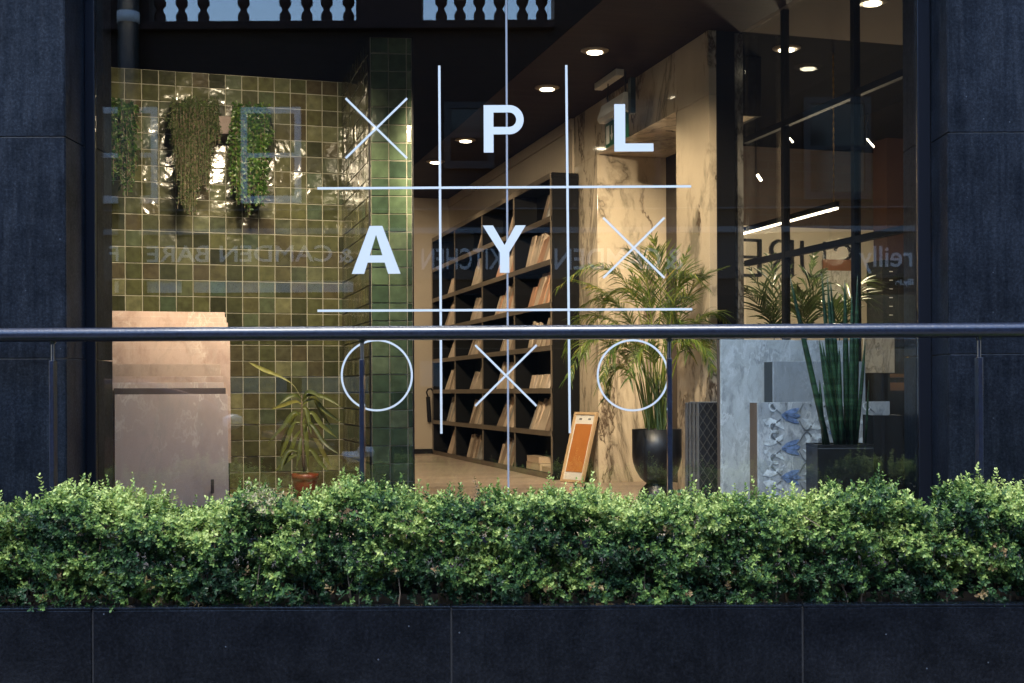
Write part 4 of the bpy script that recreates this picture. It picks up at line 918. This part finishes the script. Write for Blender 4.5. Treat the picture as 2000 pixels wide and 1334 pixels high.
# diamond relief tiles, edge on
for k, lb in enumerate(('diamond relief tile panel at the front of the row by the marble', 'second grey edged tile panel from the front by the marble', 'third grey edged tile panel from the front by the marble', 'rearmost grey edged tile panel by the marble')):
    v0 = 5.56 + k * .047; pl_ = atv(1365, 785, 5.56); u0 = pl_.dot(Cv) + .001 * k; zt_ = pl_.z - (0 if k == 0 else .004 * (k % 2))
    t = thing('relief_tile_panel', lb, 'tile panel', uv(u0 + .2, v0, FL), 'relief tile panels by the marble wall')
    MB().ubx(u0, u0 + .45, v0 + .008, v0 + .036, FL, zt_).build('body', M['metal_tile_edge'], t, bevel=.003)
    mb = MB(); a = uv(u0 + .004, v0 + .0075, FL); W_, H_ = .44, zt_ - FL - .004
    mb.poly([a, a + Cv * W_, a + Cv * W_ + Zv * H_, a + Zv * H_], ((0, 0), (W_, 0), (W_, H_), (0, H_))); mb.box(a + Dv * .0003, Cv * W_, Dv * .0003, Zv * H_)
    mb.build('relief_face', M['diamond'], t)
ws = thing('white_marble_sample', 'white marble sheet with dark marks behind the spiky plant, above the counter', 'stone panel', atv(1715, 728, 6.9))
a, b = atv(1688, 728, 6.9), atv(1747, 655, 6.9); MB().ubx(a.dot(Cv), b.dot(Cv), 6.9, 6.915, a.z, b.z).build('sheet', M['slab_white'], ws)
MB().ubx(a.dot(Cv), b.dot(Cv), 6.95, 7.1, FL, a.z - .001).build('stand', M['black_metal'], ws)

# ------------------------------------------------------------------ plants
def pot_lathe(name, c, prof, mat, parent, n=40): return MB().lathe(c, prof, n).build(name, mat, parent, smooth=True)
def frond(name, base, pts, mat, parent, lw=.011, ll=.16, n=26, seed=0, hang=.5, stemr=.004, start=.28):
    """an arching palm frond: pts the line of the rib, leaflets on both sides"""
    r = random.Random(seed); P = [Vector(p) for p in pts]; mb = MB(); Q = []; S = 24; m = len(P)
    for i in range(S + 1):
        t = i / S * (m - 1); k = min(int(t), m - 2); f = t - k; p0 = P[max(k - 1, 0)]; p1 = P[k]; p2 = P[k + 1]; p3 = P[min(k + 2, m - 1)]
        Q.append(0.5 * ((2 * p1) + (p2 - p0) * f + (2 * p0 - 5 * p1 + 4 * p2 - p3) * f * f + (3 * p1 - p0 - 3 * p2 + p3) * f ** 3))
    mb.tube(Q, [stemr * (1 - .8 * i / S) for i in range(S + 1)], 5, rnd=(.75, 0))
    for i in range(n):
        t = start + (1 - start) * (i + .5) / n; g = t * S; k = min(int(g), S - 1); q = Q[k].lerp(Q[k + 1], g - k); d = (Q[k + 1] - Q[k]).normalized()
        side = d.cross(Vector((r.gauss(0, .15), r.gauss(0, .15), 1))); side = side.normalized() if side.length > 1e-3 else Xv.copy()
        env = math.sin(min(1, (t - start) / (1 - start) * 1.15 + .12) * math.pi) ** .6 if t < .97 else .35
        for sg in (-1, 1):
            l = ll * max(.25, env) * r.uniform(.85, 1.1); dr = (d * (.55 + .5 * t) + side * sg * .8 + Vector((0, 0, .12))).normalized()
            tip = q + dr * l + Vector((0, 0, -l * hang * r.uniform(.5, 1.1))); mid = q + dr * l * .5 + Vector((0, 0, -l * hang * .12))
            strip_leaf(mb, [q, mid, tip], [lw * .5, lw, lw * .7, .0008], side.cross(d) if sg > 0 else side.cross(d), min(1, max(0, r.gauss(.5, .25))), .2, 5)
    return mb.build(name, mat, parent)
# areca palm
pp = at(1283, 880, 6.95); pc = Vector((pp.x, 6.95, FL))
palm = thing('potted_palm', 'feathery green palm in a black hourglass pot before the marble wall', 'plant', pc)
zr = EYE - .075 * 6.95 / 2.5 * 1.0; zr = at(1283, 838, 6.95).z; zw = at(1283, 943, 6.95).z; r0 = 97 / 2 / 2500 * 6.95
pot_lathe('pot', Vector((pc.x, pc.y, 0)), [(r0 * .80, FL), (r0 * .82, FL + .03), (r0 * .78, zw - .075), (r0 * .66, zw - .035), (r0 * .45, zw - .006), (r0 * .42, zw), (r0 * .5, zw + .006), (r0 * .68, zw + .028), (r0 * .86, zw + .07), (r0 * .96, zw + .11), (r0, zw + .145), (r0, zr), (r0 * .93, zr), (r0 * .92, zr - .03)], M['pot_black'], palm)
MB().lathe((pc.x, pc.y, zr - .028), [(r0 * .915, 0), (r0 * .9, .004)], 30).build('earth', M['soil'], palm)
def A(px, py, dy=0.0): return at(px, py, 6.95 + dy)
fr_ = [ # base x, via points px/py/depth
 [(1272, 836, 0), (1265, 720, -.02), (1245, 600, -.05), (1205, 535, -.1), (1150, 520, -.15), (1092, 560, -.2)],
 [(1268, 836, 0), (1255, 740, .0), (1230, 660, .05), (1180, 620, .1), (1130, 625, .15), (1105, 690, .2)],
 [(1275, 836, 0), (1270, 700, .05), (1262, 600, .1), (1230, 570, .1), (1180, 575, .12), (1135, 600, .15)],
 [(1284, 836, 0), (1284, 700, .0), (1290, 600, -.02), (1290, 540, -.04), (1284, 500, -.06), (1277, 468, -.08)],
 [(1290, 836, 0), (1296, 720, .05), (1304, 620, .1), (1318, 560, .12), (1330, 520, .14), (1345, 488, .16)],
 [(1294, 836, 0), (1305, 720, -.05), (1322, 640, -.08), (1346, 575, -.1), (1375, 540, -.12), (1412, 524, -.14)],
 [(1296, 836, 0), (1312, 740, .05), (1335, 670, .1), (1365, 625, .12), (1395, 612, .15), (1418, 628, .18)],
 [(1290, 836, 0), (1300, 745, -.1), (1325, 690, -.15), (1350, 668, -.2), (1375, 680, -.25), (1392, 722, -.3)],
 [(1266, 836, 0), (1248, 760, -.05), (1220, 700, -.1), (1180, 665, -.15), (1140, 672, -.2), (1112, 735, -.25)],
 [(1278, 836, 0), (1268, 760, -.1), (1245, 700, -.16), (1215, 672, -.2), (1190, 690, -.25), (1176, 745, -.3)],
 [(1282, 836, 0), (1280, 720, .1), (1275, 640, .16), (1262, 590, .2), (1245, 560, .22), (1232, 530, .25)],
 [(1288, 836, 0), (1292, 740, -.06), (1300, 680, -.1), (1318, 640, -.12), (1330, 640, -.15), (1345, 690, -.2)],
 [(1262, 836, 0), (1250, 780, .0), (1238, 740, .05), (1215, 720, .05), (1195, 735, .06), (1185, 775, .07)],
 [(1286, 836, 0), (1287, 730, .1), (1300, 650, .15), (1310, 600, .2), (1330, 580, .22), (1350, 585, .25)],
 [(1274, 836, 0), (1262, 730, .08), (1240, 650, .14), (1212, 600, .2), (1185, 590, .24), (1150, 640, .3)],
 [(1280, 836, 0), (1276, 700, -.04), (1270, 600, -.06), (1262, 545, -.08), (1248, 510, -.1), (1228, 490, -.12)],
 [(1270, 836, 0), (1258, 720, .06), (1238, 640, .1), (1200, 590, .14), (1160, 560, .16), (1118, 545, .2)],
 [(1292, 836, 0), (1300, 700, -.1), (1312, 610, -.14), (1328, 560, -.16), (1350, 540, -.2), (1380, 560, -.22)],
 [(1272, 836, 0), (1262, 740, -.12), (1240, 670, -.18), (1205, 640, -.22), (1165, 645, -.26), (1140, 700, -.3)],
 [(1290, 836, 0), (1298, 740, .1), (1318, 670, .16), (1345, 640, .2), (1370, 650, .22), (1388, 700, .25)],
 [(1284, 836, 0), (1283, 760, -.08), (1278, 710, -.12), (1265, 680, -.16), (1245, 690, -.2), (1228, 740, -.25)]]
for i, pts in enumerate(fr_):
    frond('frond', None, [A(px_, py_, d_) for px_, py_, d_ in pts], M['palm_leaf'], palm, lw=.0070, ll=.19 if i != 3 else .21, n=46, seed=i, hang=.55 if i not in (3, 4, 5, 10, 15) else .18, stemr=.0045, start=.38)
mb = MB()
for i in range(16):
    a = random.uniform(0, 6.28); b = Vector((pc.x + .055 * math.cos(a), pc.y + .055 * math.sin(a), zr - .03)); mb.tube([b, b + Vector((random.gauss(0, .02), random.gauss(0, .02), .18)), b + Vector((random.gauss(0, .04), random.gauss(0, .04), .34))], [.006, .005, .003], 6)
mb.build('canes', M['palm_stem'], palm)

# spiky cylindrical plant
sp_ = at(1650, 900, 5.47); spc = Vector((sp_.x + .012, 5.47, FL))
snk = thing('spiky_plant', 'tall plant with straight dark green cylindrical spikes in a square black pot', 'plant', spc)
xl, xr_ = at(1593, 880, 5.40).x, at(1702, 880, 5.40).x; ztp = at(1650, 868, 5.4).z; xm = (xl + xr_) / 2; hw = (xr_ - xl) / 2
mb = MB(); mb.bx(xl, xr_, 5.36, 5.60, FL, ztp - .012); mb.build('pot', M['pot_black'], snk, bevel=.004)
mb = MB()
for a, b, c, d in ((xl, xr_, 5.36, 5.37), (xl, xr_, 5.59, 5.60), (xl, xl + .01, 5.3701, 5.5899), (xr_ - .01, xr_, 5.3701, 5.5899)): mb.bx(a, b, c, d, ztp - .0119, ztp)
mb.build('rim', M['pot_black'], snk)
MB().bx(xl + .011, xr_ - .011, 5.371, 5.589, ztp - .0118, ztp - .006).build('earth', M['soil'], snk)
spk = [((1543, 541), (1578, 700), (1617, 868), 5.42, .0125), ((1605, 534), (1618, 700), (1643, 868), 5.50, .011), ((1616, 541), (1626, 700), (1650, 868), 5.44, .011), ((1622, 548), (1632, 690), (1648, 868), 5.54, .011),
       ((1650, 547), (1652, 700), (1655, 868), 5.46, .013), ((1675, 538), (1672, 700), (1668, 868), 5.52, .0135), ((1664, 575), (1664, 700), (1663, 868), 5.42, .012), ((1690, 664), (1684, 740), (1672, 868), 5.45, .008),
       ((1600, 663), (1612, 740), (1636, 868), 5.48, .010), ((1606, 668), (1620, 760), (1640, 868), 5.42, .009), ((1639, 677), (1640, 760), (1644, 868), 5.40, .010), ((1601, 742), (1604, 800), (1610, 868), 5.43, .009),
       ((1608, 750), (1620, 810), (1634, 868), 5.40, .010), ((1697, 742), (1694, 800), (1690, 868), 5.50, .005)]
for (t_, m_, b_, yy, rr) in spk:
    T, Mi, B = at(*t_, yy), at(*m_, yy), at(*b_, yy); B.z = ztp - .01
    pts = [B, B.lerp(Mi, .5), Mi, Mi.lerp(T, .5), Mi.lerp(T, .85), T]
    MB().tube(pts, [rr * .95, rr, rr * .95, rr * .72, rr * .36, .0006], 10).build('spike_leaf', M['snake_leaf'], snk, smooth=True)
dk = thing('added_crate', 'low black crate added in place of a dark reflection right of the spiky plant', 'crate', at(1745, 900, 5.5))  # made-up dark object standing in for a reflection in the window
xa, xb = at(1706, 880, 5.42).x, at(1764, 880, 5.42).x; zq = at(1740, 811, 5.42).z
for (a, b, c, d, z0_, z1_) in ((xa, xb, 5.42, 5.435, FL, zq), (xa, xa + .012, 5.4355, 5.60, FL, zq), (xb - .012, xb, 5.4355, 5.60, FL, zq)): MB().bx(a, b, c, d, z0_, z1_).build('side', M['black_metal'], dk, bevel=.001)

# limp dracaena
dp = at(596, 940, 7.45); dpc = Vector((dp.x, 7.45, FL)); zr2 = at(596, 925, 7.45).z; r2 = 24 / 2500 * 7.45
dr_ = thing('drooping_plant', 'wilting plant with long limp yellow-green leaves in an orange pot by the olive tiles', 'plant', dpc)
pot_lathe('pot', dpc, [(r2 * .7, .001), (r2 * .95, zr2 - FL - .05), (r2 * .96, zr2 - FL - .035), (r2 * 1.06, zr2 - FL - .034), (r2 * 1.08, zr2 - FL), (r2 * 1.0, zr2 - FL), (r2 * .95, zr2 - FL - .015)], M['terracotta'], dr_)
MB().lathe(dpc + Vector((0, 0, zr2 - FL - .014)), [(r2 * .95, 0), (r2 * .9, .003)], 24).build('earth', M['soil'], dr_)
def Z4(x, y, d=0.0): return at(440 + x / 4.766, 680 + y / 4.766, 7.45 + d)
MB().tube([Z4(735, 1150), Z4(725, 1000), Z4(715, 850), Z4(708, 700), Z4(715, 560), Z4(712, 440)], [.010, .009, .0085, .007, .005, .003], 8).build('stem', M['drac_stem'], dr_, smooth=True)
dl = [[(712, 480), (640, 350), (520, 270), (350, 200), (215, 130)], [(712, 480), (660, 440), (590, 460), (505, 520)], [(712, 520), (650, 500), (550, 530), (430, 570)], [(715, 500), (760, 410), (830, 420), (885, 465)],
      [(715, 500), (800, 430), (950, 470), (1080, 550)], [(715, 530), (830, 470), (900, 560), (1000, 640), (1085, 690)], [(712, 540), (820, 460), (880, 570), (990, 750)], [(710, 560), (750, 560), (780, 680), (800, 800)],
      [(708, 640), (640, 600), (540, 730), (395, 885)], [(708, 700), (640, 700), (570, 880), (510, 1025)], [(712, 700), (800, 600), (900, 720), (1040, 835)], [(712, 720), (740, 720), (760, 900), (772, 1130)],
      [(712, 760), (660, 820), (600, 980), (530, 1060)], [(715, 800), (700, 880), (690, 980), (660, 1110)], [(718, 820), (790, 700), (920, 880), (1060, 990)], [(718, 900), (830, 850), (920, 990), (990, 1120)],
      [(722, 950), (640, 1000), (560, 1060), (455, 1155)], [(722, 960), (800, 950), (880, 1060), (960, 1150)], [(722, 980), (600, 950), (540, 1050), (520, 1150)], [(710, 600), (640, 640), (560, 820), (505, 960)]]
for i, pts in enumerate(dl):
    mb = MB(); dd = random.Random(i).uniform(-.10, .10); n = len(pts)
    strip_leaf(mb, [Z4(x, y, dd * k / (n - 1)) for k, (x, y) in enumerate(pts)], [.005, .016, .026, .022, .001] if i != 0 else [.002, .002, .014, .026, .001], (0.1, -1, .3), random.Random(i).random(), .35, 14)
    mb.build('leaf', M['drac_leaf'], dr_, smooth=True)

# trailing plants on the tiled wall
wt = thing('wall_planter', 'brown wooden wall trough behind the two right trailing plants on the tiled wall', 'planter', atv(420, 245, 8.2))
a, b = atv(350, 262, 8.1), atv(516, 228, 8.1); u0_, u1_ = a.dot(Cv), b.dot(Cv); z0_, z1_ = atv(440, 261, 8.1).z, atv(440, 227, 8.1).z
MB().ubx(u0_, u1_, 8.10, 8.115, z0_, z1_).build('front_board', M['wood_box'], wt, bevel=.001); MB().ubx(u0_, u1_, 8.1155, 8.342, z0_ - .002, z0_ + .012).build('bottom_board', M['wood_box'], wt)
MB().ubx(u0_, u0_ + .012, 8.1155, 8.342, z0_ + .0125, z1_).build('end_board', M['wood_box'], wt); MB().ubx(u1_ - .012, u1_, 8.1155, 8.342, z0_ + .0125, z1_).build('end_board', M['wood_box'], wt)
MB().ubx(u0_ + .013, u1_ - .013, 8.116, 8.34, z0_ + .013, z1_ - .012).build('earth', M['soil'], wt)
wp = thing('wall_pot', 'small black wall pot behind the trailing plant next to the left window jamb', 'plant pot', atv(240, 245, 8.2))
a, b = atv(222, 262, 8.12), atv(258, 225, 8.12); MB().ubx(a.dot(Cv), b.dot(Cv), 8.12, 8.343, a.z, b.z).build('body', M['black_metal'], wp, bevel=.003)
MB().ubx(a.dot(Cv) - .004, b.dot(Cv) + .004, 8.116, 8.343, b.z + .0005, b.z + .01).build('rim', M['black_metal'], wp)
def trailing(label, px0, px1, ytop, ends, mat, leafl, leafw, nstr, seed, dens=1.0, vv=8.07):
    rg = np.random.default_rng(seed); c = atv((px0 + px1) / 2, ytop, vv + .05)
    t = thing('trailing_plant', label, 'plant', c, 'plants trailing down the tiled wall'); P = []; D = []; Nn = []; Lg = []; Wd = []; Rn = []; sm = MB()
    for s in range(nstr):
        fx = rg.random(); px = px0 + (px1 - px0) * fx; ye = np.interp(fx, [e[0] for e in ends], [e[1] for e in ends]); ye = ytop + (ye - ytop) * (1 - .55 * rg.random() ** 2.0)
        v_ = vv - rg.uniform(0, .07); p0 = atv(px + rg.normal(0, 3), ytop + rg.uniform(-10, 25), vv + .12); p1 = atv(px, ytop + rg.uniform(8, 30), v_); p2 = atv(px + rg.normal(0, 5), ye, v_ + rg.normal(0, .01))
        pm = p1.lerp(p2, .5) + Vector((rg.normal(0, .01), 0, 0)); ch = [p0, p1, pm, p2]; sm.tube(ch, .0012, 4)
        L = (p2 - p1).length + (p1 - p0).length; n = int(L / .0105 * dens) + 4
        for k in range(n):
            f = k / n * 3; i = min(int(f), 2); q = ch[i].lerp(ch[i + 1], f - i); d = rg.normal(0, 1, 3); d[1] -= .5; d[2] -= .5
            P.append(np.array(q) + rg.normal(0, .004, 3)); D.append(d); Nn.append(np.array([0, -1, .6]) + rg.normal(0, .5, 3)); l = leafl * rg.uniform(.7, 1.25); Lg.append(l); Wd.append(l * leafw); Rn.append(rg.beta(2, 2))
    sm.build('stems', M['bark'], t); leaves('foliage', P, D, Nn, Lg, Wd, Rn, mat, t)
trailing('dark narrow leaved trailing plant cut off by the left window jamb', 205, 263, 205, [(0, 330), (.3, 350), (.6, 390), (.8, 375), (1, 290)], M['ivy_leaf'], .030, .28, 70, 1, .8)
trailing('widest olive trailing plant with tiny leaves, middle of the three', 336, 424, 200, [(0, 250), (.1, 330), (.25, 410), (.5, 425), (.62, 330), (.8, 380), (.9, 290), (1, 270)], M['fern_leaf'], .014, .5, 230, 2, 1.25)
trailing('bright green round leaved trailing plant, rightmost of the three', 457, 523, 212, [(0, 330), (.1, 400), (.3, 432), (.5, 380), (.7, 400), (.9, 405), (1, 300)], M['ivy_leaf'], .021, .8, 120, 3, .9)

# palms and plants behind the glazed partition
def palm2(px, vv, specs, label, seed):
    c = atv(px, 640, vv); t = thing('side_room_palm', label, 'plant', (c.x, c.y, FL), 'palms behind the glazed partition')
    pot_lathe('pot', Vector((c.x, c.y, FL)), [(.10, .001), (.14, .28), (.14, .30), (.12, .30)], M['pot_black'], t, 20)
    for i, (tx, ty, cy_) in enumerate(specs):
        P = [Vector((c.x, c.y, FL + .28)), atv(px, 660, vv), atv(px + (tx - px) * .45, cy_, vv - .03 * i), atv(tx, ty, vv - .05 * i)]
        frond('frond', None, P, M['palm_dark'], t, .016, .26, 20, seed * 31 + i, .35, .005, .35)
palm2(1512, 8.2, [(1462, 520, 580), (1505, 505, 560), (1450, 560, 600), (1540, 525, 580)], 'dark feathery palm in the left bay behind the partition', 1)
palm2(1575, 8.0, [(1590, 498, 560), (1610, 530, 580), (1555, 560, 600)], 'dark feathery palm in the middle bay behind the partition', 2)
palm2(1640, 8.1, [(1715, 560, 560), (1708, 600, 585), (1605, 590, 600)], 'dark arching palm between the spikes and the sample cabinet', 3)

# ------------------------------------------------------------------ the street front opposite (mirrored in the window)
ob = thing('brick_building', 'dark brick building across the street with a balustrade and shop signs, mirrored in the window', 'building', (0, YOPP, 0))
zl = opp(600, 44).z; zc0 = opp(600, 60).z
XA, XB = -16, 16
MB().bx(XA, XB, YOPP - 5, YOPP, 0.1, zc0).build('wall', M['brick'], ob)
MB().bx(XA, opp(1083, 50).x, YOPP - .5, YOPP + .12, zc0, zl).build('cornice', M['cornice'], ob, bevel=.01)
MB().bx(opp(1083, 50).x + .001, XB, YOPP - 5, YOPP + .01, zc0, 9.5).build('upper_wall', M['brick'], ob)
MB().bx(opp(695, 50).x, opp(822, 50).x, YOPP - .4, YOPP - .02, zl, zl + 1.0).build('parapet_pier', M['cornice'], ob)
MB().bx(XA, opp(290, 50).x - 0, YOPP - .4, YOPP - .02, zl, zl + 1.0).build('parapet_pier', M['cornice'], ob)
MB().bx(XA, opp(1083, 50).x, YOPP - .35, YOPP - .03, zl + 1.001, zl + 1.15).build('coping', M['cornice'], ob)
bp_ = [(.085, 0), (.085, .05), (.075, .06), (.085, .12), (.08, .17), (.045, .23), (.05, .26), (.085, .31), (.09, .36), (.06, .43), (.04, .48), (.04, .55), (.06, .6), (.04, .65), (.05, .8), (.08, .9), (.08, 1.0)]
for px in (305, 348, 391, 470, 552, 595, 634, 677, 860, 897, 935, 975, 1020, 1058):
    x = opp(px, 40).x; c = Vector((x, YOPP - .18, zl)); MB().lathe(c, bp_, 16).build('baluster', M['cornice'], ob, smooth=True)
def owin(x0, y0, x1, y1, mat, sash=True, w_=.09):
    a, b = opp(x0, y1), opp(x1, y0); X0, X1 = a.x, b.x; Z0, Z1 = a.z, b.z; y = YOPP
    mb = MB(); mb.bx(X0, X0 + w_, y, y + .05, Z0, Z1); mb.bx(X1 - w_, X1, y, y + .05, Z0, Z1); mb.bx(X0 + w_, X1 - w_, y, y + .05, Z0, Z0 + w_ * 1.2); mb.bx(X0 + w_, X1 - w_, y, y + .05, Z1 - w_, Z1)
    if sash: mb.bx(X0 + w_, X1 - w_, y, y + .045, (Z0 + Z1) / 2 - .035, (Z0 + Z1) / 2 + .035)
    f_ = mb.build('window', mat, ob); MB().bx(X0 + w_, X1 - w_, y + .002, y + .02, Z0 + w_, Z1 - w_).build('window_glass', M['dark_pane'], f_)
owin(472, 210, 588, 398, M['white_frame']); owin(190, 210, 308, 398, M['white_frame'])
owin(868, 200, 965, 330, M['fascia']); owin(1175, 195, 1290, 390, M['fascia']); owin(1570, 190, 1700, 390, M['fascia'])
owin(-150, 210, -20, 398, M['white_frame']); owin(2000, 190, 2130, 390, M['fascia'])
x = opp(257, 100).x; MB().tube([(x, YOPP + .15, .2), (x, YOPP + .15, zl + .6)], .15, 18).build('drainpipe', plain('dark_pipe', (.012, .02, .024), .4), ob, smooth=True)
z_ = opp(257, 52).z; MB().tube([(x, YOPP + .15, z_), (x, YOPP + .15, z_ + .16)], .158, 18).build('pipe_collar', M['white_frame'], ob, smooth=True)
a, b = opp(-400, 552), opp(2300, 452); MB().bx(a.x, b.x, YOPP, YOPP + .06, a.z, b.z).build('fascia', M['fascia'], ob)
MB().bx(a.x, b.x, YOPP, YOPP + .18, b.z + .001, b.z + .08).build('fascia_moulding', plain('grey_moulding', (.26, .27, .29), .6), ob)
a, b = opp(-400, 414), opp(2300, 404); MB().bx(a.x, b.x, YOPP + .001, YOPP + .10, a.z, b.z).build('string_course', plain('grey_course', (.16, .16, .17), .7), ob)
def osign(body, xl_, xr__, yb, yt, mat=M['sign_letter']):
    a, b = opp(xr__, yb, .07), opp(xl_, yt, .07)     # reads left to right from the shop, so it starts at larger x
    H = b.z - a.z; o = text('sign_letters', body, H / .70, mat, ob, Vector((a.x, YOPP + .068, a.z)), (-1, 0, 0), (0, 0, 1), bold=.004, extrude=.006, width=abs(a.x - b.x)); return o
osign('CAMDEN BARE', 288, 650, 510, 480); osign('&', 660, 690, 512, 485); osign('.F', 215, 245, 510, 480)
osign('KITCHEN', 826, 980, 525, 485); osign('CAMDEN', 1085, 1292, 525, 485); osign('&', 1298, 1335, 525, 485); osign('reilly', 1682, 1785, 520, 480); osign('illy.ie', 1750, 1785, 556, 545)
for x0, x1 in ((225, 243), (288, 355), (380, 690), (-200, 170)):
    a, b = opp(x0, 572), opp(x1, 530); MB().bx(a.x, b.x, YOPP + .0, YOPP + .03, a.z, b.z).build('transom_light', M['transom_sheen'], ob)
for x0, x1 in ((450, 560), (590, 720), (820, 900), (1010, 1050), (1054, 1100)):
    a, b = opp(x0, 770 if x0 < 800 else 755), opp(x1, 735 if x0 < 800 else 705); MB().bx(a.x, b.x, YOPP + .0, YOPP + .02, a.z, b.z).build('shopfront_notice', plain('notice', (.2, .24, .25), .6), ob)
for x0, x1 in ((860, 1240), (1400, 1900)):
    a, b = opp(x0, 940), opp(x1, 575); MB().bx(a.x, b.x, YOPP + .0, YOPP + .03, a.z, b.z).build('shop_glazing', M['dark_pane'], ob)

# parked car, mirrored in the left pane
CYc = -4.6
car = thing('parked_car', 'tall brown car parked across the street, mirrored low in the left pane', 'car', (-4.2, CYc, 0))
def cx(px): return (px - CX) / FPX * (2 * GY - CYc - .9)
side = [(-6.5, .35), (-6.55, .9), (-6.45, 1.15), (-6.1, 1.68), (-5.6, 1.78), (-4.4, 1.76), (-3.7, 1.55), (-3.05, 1.18), (-2.3, 1.02), (-2.1, .8), (-2.1, .35)]
mb = MB(); mb.prism([Vector((x, CYc - .9, z)) for x, z in side], (0, 1.8, 0)); mb.build('body', M['car'], car, bevel=.06)
mb = MB(); mb.prism([Vector((x, CYc + .895, z)) for x, z in ((-6.15, 1.15), (-5.95, 1.58), (-4.95, 1.66), (-4.95, 1.12))], (0, .012, 0)); mb.prism([Vector((x, CYc + .895, z)) for x, z in ((-4.88, 1.12), (-4.88, 1.66), (-4.35, 1.64), (-3.65, 1.42), (-3.3, 1.14))], (0, .012, 0)); mb.build('side_window', M['dark_pane'], car)
for x in (-5.7, -2.95):
    for y in (CYc + .78, CYc - .95):
        wgo = MB().tube([(x, y, .34), (x, y + .17, .34)], .33, 28).build('wheel', M['rubber'], car); MB().tube([(x, y - .004, .34), (x, y + .178, .34)], .2, 20).build('rim', M['steel'], wgo)
for s_ in (-.62, .62): MB().lathe((-2.14, CYc + s_, .82), [(.10, 0), (.12, .06), (.08, .12)], 16).build('headlight', M['headlight'], car)
MB().lathe((-3.36, CYc + 1.02, 1.2), [(.03, 0), (.11, .05), (.11, .13), (.04, .17)], 16).build('wing_mirror', plain('mirror_shell', (.55, .6, .65), .2), car, smooth=True)

bpy.context.view_layer.update()
